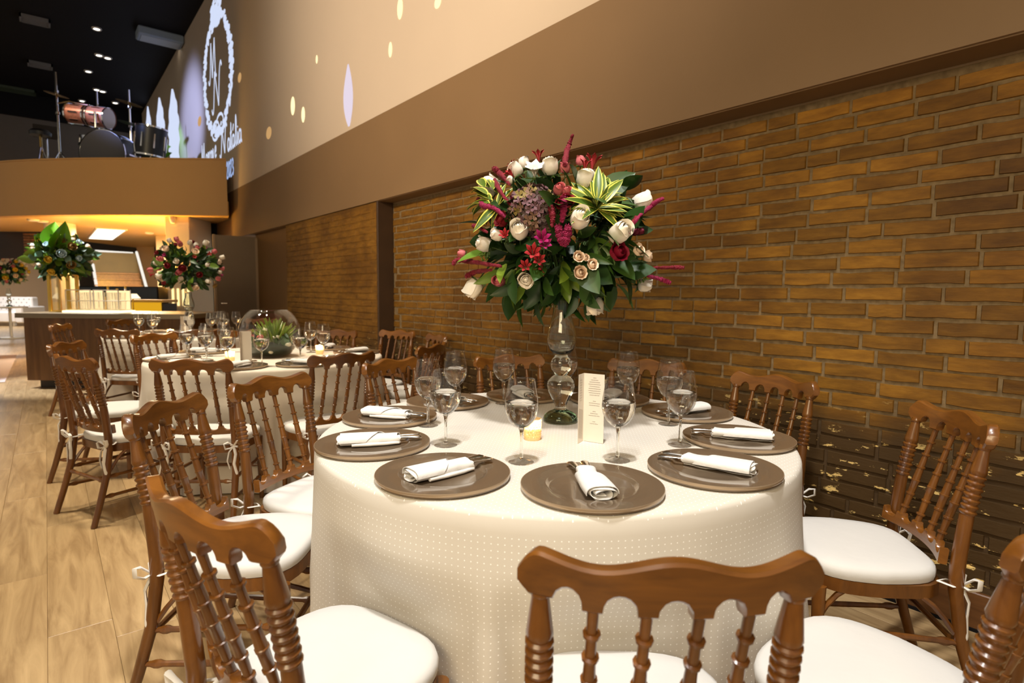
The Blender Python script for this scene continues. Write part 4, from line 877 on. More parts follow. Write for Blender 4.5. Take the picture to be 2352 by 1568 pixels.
# hydrangea head: four-petalled florets over a dome
mb = MB(); hc = off + Vector((-.235, -.120, .059)); rd = random.Random(6); hr = .078
for i in range(170):
    zc = 1 - 2 * (i + .5) / 170; a = i * 2.39996; d = Vector((math.sqrt(1 - zc * zc) * math.cos(a), math.sqrt(1 - zc * zc) * math.sin(a), zc))
    M = mat_dir(hc + Vector((d.x * hr * 1.0, d.y * hr, d.z * hr)) * 1.0 + d * rd.uniform(-.003, .005), d + Vector((rd.uniform(-.4, .4), rd.uniform(-.4, .4), rd.uniform(-.4, .4))), rd.random() * 6, .0165)
    vs = [(0, 0, -.1)]; fs = []
    for k in range(4):
        t0 = k * PI / 2; o = len(vs)
        for (r_, da, z) in ((.55, -.62, .08), (1.0, -.34, .22), (1.05, .34, .22), (.55, .62, .08)): vs.append((r_ * math.cos(t0 + da), r_ * math.sin(t0 + da), z))
        fs += [(0, o, o + 1), (0, o + 1, o + 2), (0, o + 2, o + 3)]
    mb.add([M @ Vector(v) for v in vs], fs)
# three tones of floret over the one head
third = len(mb.f) // 3
me = mb.mesh('hydrangea_head', HYDM, 0)
for c in ((.15, .065, .075), (.24, .17, .04), (.12, .075, .07), (.21, .11, .065)): me.materials.append(plain('floret_tone', c, .7))
rd = random.Random(3)
for i in range(170):
    q = rd.choice((1, 2, 3, 4, 4, 1)) if i > 100 else rd.choice((1, 3, 4, 2, 1))
    for j in range(12): me.polygons[i * 12 + j].material_index = q
o = link('hydrangea_head', me, fa); o['kind'] = 'stuff'
VL = leaf_mesh('striped_leaf', LEAFV, 1, .125, .14, .30, 7, .8)
rdv = random.Random(14)
for (b0, t0) in VAR + [(b, [t[0] + rdv.uniform(-.03, .03), t[1] + rdv.uniform(-.03, .03), t[2] + rdv.uniform(-.035, .02)]) for b, t in VAR]:
    b_, t_ = Vector(b0) + off, Vector(t0) + off; d = t_ - b_; ln = max(.075, d.length * 1.03)
    b_ = t_ - d.normalized() * min(ln, .13); ln = min(ln, .13)
    x = d.normalized(); n_ = (Vector((0, 0, 1)) - DEPTHF * 1.1 + Vector((random.uniform(-.5, .5), random.uniform(-.5, .5), 0))); yv = n_.cross(x).normalized(); zv = x.cross(yv)
    M = Matrix((x, yv, zv)).transposed().to_4x4(); M.translation = b_
    put('striped_leaf', VL, M @ Matrix.Scale(ln, 4), fa)
# dark foliage: leaves fanned all round the ball, ragged and hanging below
random.seed(77); cnt = 0
for i in range(285):
    th = random.uniform(0, 2 * PI); zc = random.uniform(-1.0, .82) if i % 3 else random.uniform(-1, -.2)
    h = math.sqrt(max(0, 1 - zc * zc)); d = Vector((h * math.cos(th), h * math.sin(th), zc)); f = random.uniform(.52, .98)
    p = Vector((d.x * .305, d.y * .305, d.z * .238)) * f + off
    if zc < -.35: p.z -= .012
    out = d + Vector((random.uniform(-.6, .6), random.uniform(-.6, .6), random.uniform(-.8, .35)))
    ln = random.uniform(.080, .132); me = random.choice(LV) if random.random() < .88 else LL
    x = out.normalized(); n_ = d + Vector((random.uniform(-.6, .6), random.uniform(-.6, .6), random.uniform(-.1, .8)));
    if abs(n_.normalized().dot(x)) > .97: n_ = Vector((0, 0, 1))
    yv = n_.cross(x).normalized(); zv = x.cross(yv); M = Matrix((x, yv, zv)).transposed().to_4x4(); M.translation = p
    put('leaf' if me is not LL else 'lime_leaf', me, M @ Matrix.Scale(ln, 4), fa)
# the dense inner greenery nobody could count
fol = MB(); rd = random.Random(40)
for i in range(420):
    zc = rd.uniform(-.95, .95); th = rd.uniform(0, 6.283); h = math.sqrt(1 - zc * zc); d = Vector((h * math.cos(th), h * math.sin(th), zc)); p = Vector((d.x * .285, d.y * .285, d.z * .235)) * rd.uniform(.35, .86) + off
    x = (d + Vector((rd.uniform(-.8, .8), rd.uniform(-.8, .8), rd.uniform(-.7, .7)))).normalized(); n_ = d + Vector((rd.uniform(-.6, .6), rd.uniform(-.6, .6), rd.uniform(-.2, .8)))
    if abs(n_.normalized().dot(x)) > .97: n_ = Vector((0, .3, 1))
    yv = n_.cross(x).normalized(); zv = x.cross(yv); M = Matrix((x, yv, zv)).transposed().to_4x4(); M.translation = p; M = M @ Matrix.Scale(rd.uniform(.06, .10), 4); me = LV[i % 3]
    fol.add([M @ v.co for v in me.vertices], [tuple(q.vertices) for q in me.polygons])
o = fol.build('inner_foliage', plain('deep_leaf', (.014, .046, .007), .45, var=.3, scale=14), fa, 60); o['kind'] = 'stuff'
# inner stems down into the vase, and green berry clusters
mb = MB()
for i in range(34):
    a = random.uniform(0, 2 * PI); e = Vector((math.cos(a) * random.uniform(.05, .24), math.sin(a) * random.uniform(.05, .24), random.uniform(-.10, .18))) + off
    mb.tube([(math.cos(a) * .012, math.sin(a) * .012, .005), (math.cos(a) * .018, math.sin(a) * .018, .06), tuple(e)], .0028, 5)
mb.build('stem', STEMG, fa)
for q in ((-.285, .075, -.075), (.165, -.235, -.118), (.19, -.225, -.145)):
    mb = MB(); rd = random.Random(1)
    for i in range(26):
        v = Vector((rd.gauss(0, 1), rd.gauss(0, 1), rd.gauss(0, 1))).normalized() * rd.uniform(.012, .020) + Vector(q) + off
        mb.lathe([(0, -.0035), (.0032, -.001), (.0032, .0012), (0, .0035)], 6, Matrix.Translation(v), False)
    mb.build('green_berries', LEAFL, fa)
# tall turned glass vase
vt = thing('glass_vase', 'tall clear glass vase of stacked bulbs on a thick green foot', 'vase', (VB.x, VB.y, TZ), 0, 'tall turned glass vases')
foot_me = MB().lathe([(0, 0), (.056, 0), (.062, .004), (.0625, .013), (.057, .025), (.044, .035), (.028, .042), (.0215, .046), (0, .046)], 48, None, False).mesh('foot', FOOTG, 60)
lower_me = MB().lathe([(0, .0465), (.0215, .0465), (.0205, .055), (.023, .066), (.033, .085), (.045, .110), (.0508, .132), (.047, .150), (.033, .164), (.0215, .1705), (.026, .178), (.0365, .194), (.0385, .209), (.0350, .226), (.026, .238), (.0205, .2425), (0, .2425)], 48, None, False).mesh('solid_bulbs', VASEG, 70)
upper_me = MB().lathe([(0, .2430), (.0205, .2430), (.030, .248), (.043, .262), (.0515, .285), (.0530, .305), (.050, .330), (.042, .360), (.0345, .385), (.0315, .405), (.031, .432), (.033, .438), (.0305, .4385), (.0285, .43), (.0290, .405), (.0320, .385), (.0395, .360), (.0475, .330), (.0505, .305), (.049, .287), (.041, .267), (.028, .254), (0, .252)], 48, None, False).mesh('neck_bulb', VASEG, 70)
for nm, me in (('foot', foot_me), ('solid_bulbs', lower_me), ('neck_bulb', upper_me)): link(nm, me, vt)
# ---------------------------------------------------------------- terrarium bowl
tx, ty = 1.213, 4.215
tt = thing('terrarium', 'round fishbowl terrarium with a finger-leaved succulent and pale pebbles', 'terrarium', (tx, ty, TZ))
pr = [(0, .004), (.11, .004), (.135, .016), (.170, .06), (.196, .115), (.205, .165), (.200, .215), (.182, .262), (.150, .305), (.128, .322), (.125, .326), (.128, .329)]
MB().lathe(pr, 56, None, False).build('bowl', THIN, tt, 80)
MB().lathe([(0, .008), (.108, .008), (.134, .020), (.164, .060), (.175, .080), (.12, .096), (.05, .104), (0, .102)], 36, None, False).build('soil', plain('dark_green_gravel', (.016, .026, .012), .95, spec=.1, var=.4, scale=60, bump=.4, bscale=90), tt, 60)
random.seed(9)
pb = MB().lathe([(0, -.5), (.35, -.40), (.5, -.1), (.46, .18), (.26, .38), (0, .42)], 12, None, False).mesh('pebble', PEBBLE, 70)
for i in range(22):
    a = i * .83 + random.uniform(-.2, .2); zz = random.choice((.05, .09, .13, .14)); r = {.05: .140, .09: .160, .13: .150, .14: .10}[zz]; s = random.uniform(.024, .046)
    link('pebble', pb, tt, (r * math.cos(a), r * math.sin(a), zz), (random.uniform(-.4, .4), random.uniform(-.4, .4), a), (s, s * random.uniform(.8, 1.2), s * .8))
for i in range(64):
    a = i * 2.4; tilt = .10 + .0145 * i; L_ = random.uniform(.125, .175) - .0006 * i; d = Vector((math.cos(a) * math.sin(tilt), math.sin(a) * math.sin(tilt), math.cos(tilt)))
    r = .010 + .0006 * i; b0 = Vector((r * math.cos(a) + .02, r * math.sin(a) - .03, .108)); bend = Vector((math.cos(a) * .6, math.sin(a) * .6, .5)) * .022
    P = [b0, b0 + d * L_ * .35, b0 + d * L_ * .7 + bend * .4, b0 + d * L_ + bend]; MB().tube(P, [.0045, .0062, .0060, .0024], 7).build('succulent_leaf', SUCC, tt)
for i in range(30):
    a = random.uniform(0, 6.28); r = random.uniform(.09, .16); put('leaf', LV[i % 4], mat_dir(Vector((r * math.cos(a), r * math.sin(a), .085)), (math.cos(a) * .1 + random.uniform(-.4, .4), random.uniform(-.4, .4), 1), a, random.uniform(.06, .10), 'X'), tt)
for i in range(5):
    a = i * 1.3; put('pink_blossom', rose_me('open', 'pk', i % 3), mat_dir(Vector((.12 * math.cos(a), .12 * math.sin(a), .135)), (math.cos(a), math.sin(a), .8), 0, .045), tt)
# ---------------------------------------------------------------- other arrangements
def arrangement(label, pos, rad, kinds, nfl, nlf, seed, leafmats, lsize=(.08, .13), fsize=(.045, .065), sq=.85):
    t = thing('flower_arrangement', label, 'flowers', pos, 0, 'tall flower arrangements'); rd = random.Random(seed)
    lm = [leaf_mesh('leaf', mt, 1, wd, .12, .2, 5, .8) for mt in leafmats for wd in (.22, .30)]
    for i in range(nlf):
        zc = rd.uniform(-.85, .9); th = rd.uniform(0, 6.283); h = math.sqrt(1 - zc * zc); d = Vector((h * math.cos(th), h * math.sin(th), zc)); p = Vector((d.x, d.y, d.z * sq)) * rad * rd.uniform(.30, .88)
        put('leaf', rd.choice(lm), mat_dir(p, d + Vector((rd.uniform(-.7, .7), rd.uniform(-.7, .7), rd.uniform(-.7, .3))), rd.uniform(-.8, .8), rd.uniform(*lsize), 'X'), t)
    fol = MB()
    for i in range(150):
        zc = rd.uniform(-.9, .9); th = rd.uniform(0, 6.283); h = math.sqrt(1 - zc * zc); d = Vector((h * math.cos(th), h * math.sin(th), zc)); M = mat_dir(Vector((d.x, d.y, d.z * sq)) * rad * rd.uniform(.15, .75), d + Vector((rd.uniform(-1, 1), rd.uniform(-1, 1), rd.uniform(-1, .6))), rd.uniform(-1, 1), rd.uniform(*lsize), 'X'); me = LV[i % 4]
        fol.add([M @ v.co for v in me.vertices], [tuple(q.vertices) for q in me.polygons])
    o = fol.build('inner_foliage', MATS['deep_leaf'], t, 60); o['kind'] = 'stuff'
    for i in range(nfl):
        zc = 1 - 1.75 * (i + .5) / nfl; th = i * 2.4 + rd.uniform(-.3, .3); h = math.sqrt(max(0, 1 - zc * zc)); d = Vector((h * math.cos(th), h * math.sin(th), zc)); k = rd.choice(kinds)
        put(NAME[k], rose_me(KIND[k], k, i % 3), mat_dir(Vector((d.x, d.y, d.z * sq)) * rad * rd.uniform(.86, 1.06), d, rd.uniform(0, 6), rd.uniform(*fsize)), t)
    return t
x3, y3 = TC['T3']
v3 = thing('glass_vase', 'tall clear glass vase standing in the middle of the far table', 'vase', (x3, y3, TZ), 0, 'tall turned glass vases')
for nm, me in (('foot', foot_me), ('solid_bulbs', lower_me), ('neck_bulb', upper_me)): link(nm, me, v3)
arrangement('pink, blush and bronze flower ball in the vase on the far table', (x3, y3, TZ + .70), .33, ['wr', 'ws', 'pk', 'pk', 'mo', 'gd', 'al', 'cs', 'dr'], 58, 170, 5, [LEAF, LEAF, LEAF, LEAFL])
# ---------------------------------------------------------------- the bar and what stands on it
bar = thing('bar_counter', 'walnut bar counter with a pale stone top under the balcony', 'bar', B(-4.15, 7.42), BROT)
# local x runs along the bar, y goes back; the near corner is at x = -1.77
for i in range(4): MB().box((-1.765 + i * .50, -.45, .10), (-1.765 + i * .50 + .497, -.42, .865), None, .002).build('panel', BARW, bar, 0)
MB().box((-1.765, -.42, .10), (.23, .40, .865)).build('carcass', BARW, bar, 0)
MB().box((-1.68, -.36, 0), (.2, .34, .10)).build('toe_kick', DARKBROWN, bar, 0)
MB().box((-1.83, -.50, .865), (.26, .44, .925), None, .004).build('worktop', plain('taupe_stone', (.28, .215, .13), .3, var=.1), bar, 0)
BZ = .926
def on_bar(l, d): return B(l, d, BZ)
p = on_bar(-5.78, 7.45)
gv = thing('gold_vase', 'tall square gold-framed glass vase on the bar', 'vase', p, BROT + .2)
gold = plain('brushed_gold', (.85, .52, .10), .25, metal=.9)
for sx in (-1, 1):
    for sy in (-1, 1): MB().box((sx * .105 - .018, sy * .105 - .018, 0), (sx * .105 + .018, sy * .105 + .018, .46), None, .003).build('post', gold, gv, 0)
MB().box((-.12, -.12, 0), (.12, .12, .02)).build('base_plate', gold, gv, 0)
for q in ((-.1, -.1, .1, -.098), (-.1, .098, .1, .1), (-.1, -.1, -.098, .1), (.098, -.1, .1, .1)): MB().box((q[0], q[1], .02), (q[2], q[3], .44)).build('pane', THIN, gv, 0)
MB().box((-.12, -.12, .455), (.12, .12, .475)).build('top_frame', gold, gv, 0)
ar = arrangement('broad green arrangement with one giant folded leaf on the bar', (p.x, p.y, BZ + .70), .33, ['bl', 'cs', 'ws', 'bl', 'ye', 'gd', 'cs'], 30, 170, 15, [LEAF, LEAFL, LEAFT, LEAFL], (.11, .19), (.055, .095), .85)
gl_ = leaf_mesh('giant_leaf', LEAFB, 1, .34, .25, .35, 8, .75)
for d, rl, s in ((Vector((.1, -.1, 1)), .6, .33), (Vector((.55, -.45, .75)), 1.2, .36)): put('giant_leaf', gl_, mat_dir(Vector((0, 0, .10)) - DEPTHF * .16, d, rl, s, 'X'), ar)
# two acrylic racks of tumblers
tum = MB().lathe([(0, .003), (.030, .003), (.036, .10), (.0365, .104), (.0345, .104), (.029, .008), (0, .008)], 18, None, False).mesh('tumbler', THIN, 60)
lb = link('glow_slab', MB().box((-.36, -.15, 0), (.36, .15, .0215), None, .003).mesh('glow_slab', emis('slab_emission', (1.0, .80, .42), 3.2), 0), None, on_bar(-5.255, 7.34), (0, 0, BROT)); tag(lb, 'added glowing slab under the acrylic glass racks on the bar', 'glowing slab')  # emissive slab added under the racks to brighten them
RACKGLOW = emis('rack_glow', (1.0, .70, .34), 1.5); ACRY = plain('frosted_acrylic', (.80, .70, .55), .3); n = 0
pos = ['front left', 'front middle', 'front right', 'back left', 'back middle', 'back right']
for r_, (l0, nm) in enumerate(((-5.43, 'left'), (-5.08, 'right'))):
    rk = thing('glass_rack', 'clear acrylic rack of glasses on the bar, the %s one' % nm, 'rack', on_bar(l0, 7.34) + Vector((0, 0, .022)), BROT, 'acrylic glass racks')
    MB().box((-.16, -.12, 0), (.16, .12, .012)).build('base', ACRY, rk, 0); MB().box((-.16, -.12, .118), (.16, .12, .124)).build('shelf', ACRY, rk, 0)
    for sx in (-1, 1):
        for sy in (-1, 1): MB().box((sx * .155 - .005, sy * .115 - .005, .012), (sx * .155 + .005, sy * .115 + .005, .26)).build('post', ACRY, rk, 0)
    MB().box((-.16, -.12, .25), (.16, -.115, .262)).build('top_rail', ACRY, rk, 0)
    MB().box((-.155, .112, .012), (.155, .118, .25)).build('glow_panel', RACKGLOW, rk, 0)  # emissive panel added behind the tumblers to make the rack glow
    for tier, tn in ((.012, 'lower'), (.124, 'upper')):
        for j in range(6):
            q = B(l0 - .10 + .10 * (j % 3), 7.34 - .05 + .10 * (j // 3), BZ + .022 + tier)
            tg_ = link('tumbler', tum, None, q); tag(tg_, 'tumbler %s on the %s tier of the %s acrylic rack' % (pos[j], tn, nm), 'glass', 'tumblers in the acrylic racks')
for j, (l, h, c) in enumerate(((-5.30, .30, (.8, .5, .1)), (-5.18, .27, (.5, .25, .1)), (-5.07, .30, (.7, .65, .6)))):
    b_ = thing('bottle', 'bottle behind the glass racks on the bar, %s one' % ('first', 'second', 'third')[j], 'bottle', on_bar(l, 7.58), 0, 'bottles on the bar')
    MB().lathe([(0, 0), (.034, 0), (.036, .01), (.036, h * .6), (.014, h * .75), (.013, h)], 16).build('body', plain('bottle_glass', c, .1), b_); MB().lathe([(.0145, h), (.0145, h + .03)], 12).build('cap', gold, b_)
# back counter with a backlit amber front
bc = thing('back_counter', 'backlit amber counter glowing behind the bar', 'counter', B(-5.95, 8.75), BROT)
for i in range(3): MB().box((-.62 + i * .42, -.02, .15), (-.62 + i * .42 + .412, .0, 1.02)).build('backlit_panel', BACKLIT, bc, 0)
MB().box((-.62, .0, 0), (.66, .35, 1.0)).build('carcass', DARKBROWN, bc, 0); MB().box((-.64, -.03, 1.02), (.68, .36, 1.06), None, .004).build('worktop', plain('amber_stone', (.62, .36, .06), .3), bc, 0)
lp = thing('table_lamp', 'small lit lamp with a cone shade on the back counter', 'lamp', B(-5.62, 8.56, .0)); MB().lathe([(.05, .72), (.05, .73), (.008, .735), (.008, .95)], 16).build('stand', gold, lp); MB().lathe([(.10, .93), (.05, 1.0)], 20, None, False).build('shade', LAMPSH, lp)
lp.location.z = .15
fd = thing('glass_fridge', 'dark glass-fronted drinks fridge behind the back counter', 'fridge', B(-6.3, 9.35), BROT)
MB().box((-.7, 0, 0), (.58, .3, 1.26)).build('body', BLACK, fd, 0)
for i in range(3): MB().box((-.69 + i * .42, -.012, .9), (-.69 + i * .42 + .41, -.002, 1.245)).build('glass_door', plain('dark_glass', (.02, .025, .035), .08), fd, 0)
for i in range(4):
    s = link('led_strip', bpy.data.meshes['led_strip'] if i else MB().box((0, -.006, .95), (.034, 0, 1.235)).mesh('led_strip', LEDY, 0), None, B(-5.600 + i * .085, 9.512), (0, 0, BROT)); tag(s, 'glowing vertical light strip on the square column, number %s from the left' % ('one', 'two', 'three', 'four')[i], 'light', 'light strips on the column')
# staircase with white emissive handrails
st = thing('staircase', 'wooden stair flight with glowing white handrails behind the bar', 'staircase', (1.27, 14.85, 0), 0)
for i in range(5): MB().box((-.44, i * .26, .98 + i * .142), (.44, i * .26 + .30, 1.02 + i * .142), None, .003).build('tread', BASEW, st, 0)
for i in range(5): MB().box((-.44, i * .26 + .02, .88 + i * .142), (.44, i * .26 + .04, .98 + i * .142)).build('riser', BASEW, st, 0)
MB().box((-.46, .2, 0), (.46, 1.4, .98)).build('plinth', DARKBROWN, st, 0)
MB().box((-.46, 1.34, 1.58), (.46, 1.38, 2.05)).build('landing_panel', plain('olive_panel', (.09, .065, .025), .5, var=.3, scale=4), st, 0)
for a, b_ in (((-.41, .3, 1.12), (-.41, 1.9, 2.10)), ((.43, -.3, 1.16), (.43, 1.3, 2.08)), ((-.40, 1.9, 2.10), (.42, 1.9, 2.08))): MB().tube([a, b_], .028, 8).build('handrail', RAILGLOW, st)
# slatted panel at far left, sofa, side table, floor sheet
sp = thing('slatted_panel', 'brown slatted wood panel hanging from the left of the balcony underside', 'panel', B(-10.05, 12.2), BROT)
MB().box((-.75, .03, 1.84), (.5, .06, 2.395)).build('backing', DARKBROWN, sp, 0)
slm = MB().box((-.20, 0, 0), (.5, .03, .045), None, .004).mesh('slat', BARW, 0)
for i in range(9): link('slat', slm, sp, (0, 0, 1.87 + i * .056))
TUFT = plain('white_leatherette', (.82, .80, .80), .4)
sf = thing('sofa', 'white tufted sofa in the bright lounge beyond the bar', 'sofa', B(-16.9, 19.0), BROT)
MB().box((-1.2, -.55, .12), (1.0, .2, .45), None, .03).build('seat', TUFT, sf, 0); MB().box((-1.2, .12, .2), (1.0, .38, .92), None, .03).build('backrest', TUFT, sf, 0)
for s_ in (-1.28, .98): MB().box((s_, -.55, .1), (s_ + .24, .38, .62), None, .03).build('armrest', TUFT, sf, 0)
bt = MB().lathe([(.02, 0), (.016, .010), (0, .014)], 8, Matrix.Rotation(PI / 2, 4, 'X'), False).mesh('button', plain('button_shadow_grey', (.38, .34, .36), .6), 60)
for r_ in range(4):
    for c in range(12): link('button', bt, sf, (-1.05 + c * .17 + (r_ % 2) * .085, .115, .52 + r_ * .11))
for k in range(4): MB().box((-1.15 + (k % 2) * 2.0, -.5 + (k // 2) * .75, 0), (-1.08 + (k % 2) * 2.0, -.43 + (k // 2) * .75, .12)).build('leg', CHROME, sf, 0)
rg = MB().box((-1.5, 9.9, -.004), (-.47, 13.9, .006)).build('patch', plain('pale_mauve_patch', (.62, .52, .52), .8), None, 0); tag(rg, 'pale mauve rug at the far left edge of the wooden floor', 'patch')  # thin pale mauve slab laid on the floor
s2 = thing('side_table', 'small round table carrying flowers at the far left beyond the bar', 'table', B(-12.2, 14.0)); MB().lathe([(.25, 0), (.25, .02), (.03, .04), (.03, .72), (.35, .74), (.35, .77)], 24).build('stand', plain('white_lacquer', (.7, .68, .66), .4), s2)
v4 = thing('glass_vase', 'slim glass vase on the round side table at far left', 'vase', B(-12.2, 14.0, .771), 0, 'tall turned glass vases')
for nm, me in (('foot', foot_me), ('solid_bulbs', lower_me), ('neck_bulb', upper_me)): link(nm, me, v4)
arrangement('pink and white flower ball cut by the left edge of the photo', tuple(B(-12.2, 14.0, 1.62)),   .42, ['ws', 'mo', 'pk', 'ws', 'ye', 'cs'], 60, 130, 31, [LEAF, LEAFL, LEAFT], (.10, .17), (.07, .10))
# ---------------------------------------------------------------- ceiling fittings
def panel_light(M, w_, d_, label, mat, frame):
    t = thing('ceiling_panel', label, 'ceiling light'); t.matrix_world = M
    MB().box((-w_ / 2, -d_ / 2, -.012), (w_ / 2, d_ / 2, -.004)).build('diffuser', mat, t, 0)
    for lo, hi in (((-w_ / 2 - .03, -d_ / 2 - .03, -.018), (w_ / 2 + .03, -d_ / 2, 0)), ((-w_ / 2 - .03, d_ / 2, -.018), (w_ / 2 + .03, d_ / 2 + .03, 0)), ((-w_ / 2 - .03, -d_ / 2, -.018), (-w_ / 2, d_ / 2, 0)), ((w_ / 2, -d_ / 2, -.018), (w_ / 2 + .03, d_ / 2, 0))): MB().box(lo, hi).build('frame', frame, t, 0)
    return t
WPL = plain('white_plastic', (.7, .66, .6), .5)
panel_light(Matrix.Translation((1.07, 15.4, 2.40)), .46, 3.0, 'bright rectangular ceiling panel under the balcony', PANELM, WPL)
GRILL = plain('grey_grille', (.20, .19, .18), .5); GRILLB = plain('pale_blue_metal', (.30, .38, .48), .5)
def vent(x, y, w_, d_, label, mat, n=5):
    t = thing('air_vent', label, 'vent', (x, y, ZC), 0, 'vents in the dark ceiling')
    for lo, hi in (((-w_ / 2, -d_ / 2, -.06), (w_ / 2, -d_ / 2 + .03, 0)), ((-w_ / 2, d_ / 2 - .03, -.06), (w_ / 2, d_ / 2, 0)), ((-w_ / 2, -d_ / 2, -.06), (-w_ / 2 + .03, d_ / 2, 0)), ((w_ / 2 - .03, -d_ / 2, -.06), (w_ / 2, d_ / 2, 0))): MB().box(lo, hi).build('frame', mat, t, 0)
    for i in range(n): MB().box((-w_ / 2, -d_ / 2 + (i + .5) * d_ / n - .02, -.05), (w_ / 2, -d_ / 2 + (i + .5) * d_ / n + .02, -.03)).build('slat', mat, t, 0)
vent(.085, 14.72, .46, .32, 'nearest framed vent in the dark ceiling', GRILL); vent(.145, 17.52, .45, .32, 'second framed vent farther along the dark ceiling', GRILL); vent(-.4, 21.0 - .9, .9, .4, 'faint vent deepest in the dark ceiling', plain('dim_green_metal', (.05, .07, .04), .5))
bx = thing('ceiling_unit', 'pale blue cassette unit hung near the ceiling by the beige wall', 'air unit', (2.03, 13.9, ZC)); MB().box((-.39, -.22, -.16), (.40, .22, 0), None, .02).build('housing', GRILLB, bx, 0); MB().box((-.33, -.17, -.172), (.34, .17, -.16)).build('grille', plain('pale_grille', (.45, .52, .58), .5), bx, 0)
rim_l = MB().lathe([(.045, 0), (.085, 0), (.088, -.012), (.07, -.03), (.05, -.02)], 20, None, False).mesh('rim', WPL, 60); blb = MB().lathe([(0, -.018), (.050, -.018)], 20, None, False).mesh('bulb', BULB, 0); blw = MB().lathe([(0, -.018), (.050, -.018)], 20, None, False).mesh('bulb', BULBW, 0)
nth = ['nearest', 'second', 'third', 'fourth', 'fifth', 'sixth', 'seventh', 'eighth', 'ninth']
for i, (x, y, z) in enumerate(((1.03, 14.43, ZC), (2.28, 14.34, ZC), (1.16, 15.99, ZC), (1.32, 16.05, ZC), (1.03, 17.32, ZC), (1.27, 18.74, ZC), (1.40, 18.80, ZC), (1.02, 20.1, ZC), (1.74, 19.7, ZC))):
    t = thing('downlight', 'small round downlight in the dark ceiling, %s from the camera' % nth[i], 'ceiling light', (x, y, z), 0, 'downlights in the dark ceiling'); link('rim', rim_l, t); link('bulb', blb, t)
for l, d, lab, me in ((-8.25, 10.25, 'white spotlight above the round column under the balcony', blw), (-7.6, 12.2, 'warm downlight under the balcony beside the square column', blb), (-8.25, 10.05, 'second white spotlight at the round column head', blw)):
    t = thing('downlight', lab, 'ceiling light', B(l, d, 2.40), 0, 'downlights under the balcony'); link('rim', rim_l, t); link('bulb', me, t)
hs = thing('ceiling_speaker', 'small white speaker under the balcony at the square column', 'speaker', B(-5.52, 9.48, 2.40)); MB().lathe([(.045, 0), (.05, -.05), (.03, -.11), (0, -.115)], 18).build('housing', WPL, hs)
# ---------------------------------------------------------------- band stage on the balcony
SZ = 3.10
struct(MB().box((-9.6, 9.75, 2.62), (-4.8, 14.5, SZ + .12), Mb).build('floor_stage', BLACK, None, 0)); SZ += .12
dk = thing('drum_kit', 'drum kit with sparkling toms on the balcony stage', 'drums', B(-7.4, 10.9, SZ), BROT)
SPARK = plain('rose_sparkle', (.42, .17, .12), .3, metal=.3, var=.6, scale=40); BLKL = plain('black_lacquer', (.010, .010, .013), .4); BRASS = plain('cymbal_brass', (.55, .36, .12), .25, metal=1.0); DH = plain('drum_head', (.55, .5, .45), .4)
def drum(nm, M, r, h, mat, parent, hd=DH):
    o = MB().lathe([(r, 0), (r, h)], 32, M, True).build(nm, mat, parent); MB().lathe([(r + .012, -.012), (r + .012, .014), (r - .01, .016)], 32, M, False).build('hoop', CHROME, o); MB().lathe([(r - .01, h - .016), (r + .012, h - .014), (r + .012, h + .012)], 32, M, False).build('hoop', CHROME, o); MB().lathe([(0, h + .002), (r - .004, h + .002)], 32, M, False).build('head', hd, o)
    lg = MB()
    for k in range(8):
        a = k * PI / 4; lg.box((r - .002, -.012, h * .25), (r + .014, .012, h * .75), M @ RZ(a))
    lg.build('lugs', CHROME, o); return o
RXm = lambda a: Matrix.Rotation(a, 4, 'X'); RYm = lambda a: Matrix.Rotation(a, 4, 'Y')
o = drum('bass_drum', Matrix.Translation((-.02, .17, .44)) @ RXm(PI / 2), .41, .42, BLKL, dk, BLKL)
drum('rack_tom', Matrix.Translation((-.74, .0, 1.20)) @ RYm(PI / 2 + .10), .17, .32, SPARK, dk)
drum('rack_tom', Matrix.Translation((-.37, .02, 1.16)) @ RYm(PI / 2 + .12), .18, .32, SPARK, dk)
drum('floor_tom', Matrix.Translation((.80, -.2, .40)) @ RYm(.12), .25, .50, BLKL, dk)
drum('snare_drum', Matrix.Translation((-.62, .3, .68)) @ RYm(.15), .18, .16, CHROME, dk)
for x, y, h in ((-.90, -.1, 1.90), (.12, .35, 1.75), (-.45, .3, 1.7)):
    o = MB().tube([(x, y, .45), (x, y, h)], .018, 8).build('stand', CHROME, dk); mb = MB()
    for k in range(3): a = k * 2.09 + .4; mb.tube([(x, y, .5), (x + .3 * math.cos(a), y + .3 * math.sin(a), .012)], .012, 6)
    mb.build('tripod', CHROME, o)
    for q in (.62, .82): MB().lathe([(.016, -.03), (.034, -.02), (.034, .02), (.016, .03)], 10, Matrix.Translation((x, y, h * q)), False).build('clamp', CHROME, o)
MB().tube([(-.90, -.1, 1.35), (-.70, -.05, 1.40), (-.40, .02, 1.36)], .014, 6).build('tom_arm', CHROME, dk)
for x, y, z, r, mt in ((.40, .1, 1.02, .30, BLKL), (-.90, -.1, 1.50, .19, BRASS), (.12, .35, 1.50, .22, BRASS)): MB().lathe([(0, .03), (.03, .022), (r * .5, .012), (r, 0), (r * .5, .008), (.03, .018), (0, .026)], 32, Matrix.Translation((x, y, z)) @ RYm(.22), False).build('cymbal', mt, dk)
mb = MB()
for k in range(3): mb.tube([(.80 + .22 * math.cos(k * 2.1), -.2 + .22 * math.sin(k * 2.1), 0), (.80 + .26 * math.cos(k * 2.1), -.2 + .26 * math.sin(k * 2.1), .6)], .01, 6)
mb.build('floor_tom_legs', CHROME, dk)
MB().tube([(-.15, -.2, .9), (-.15, -.2, 1.18)], .022, 8).build('tom_mount', CHROME, dk)
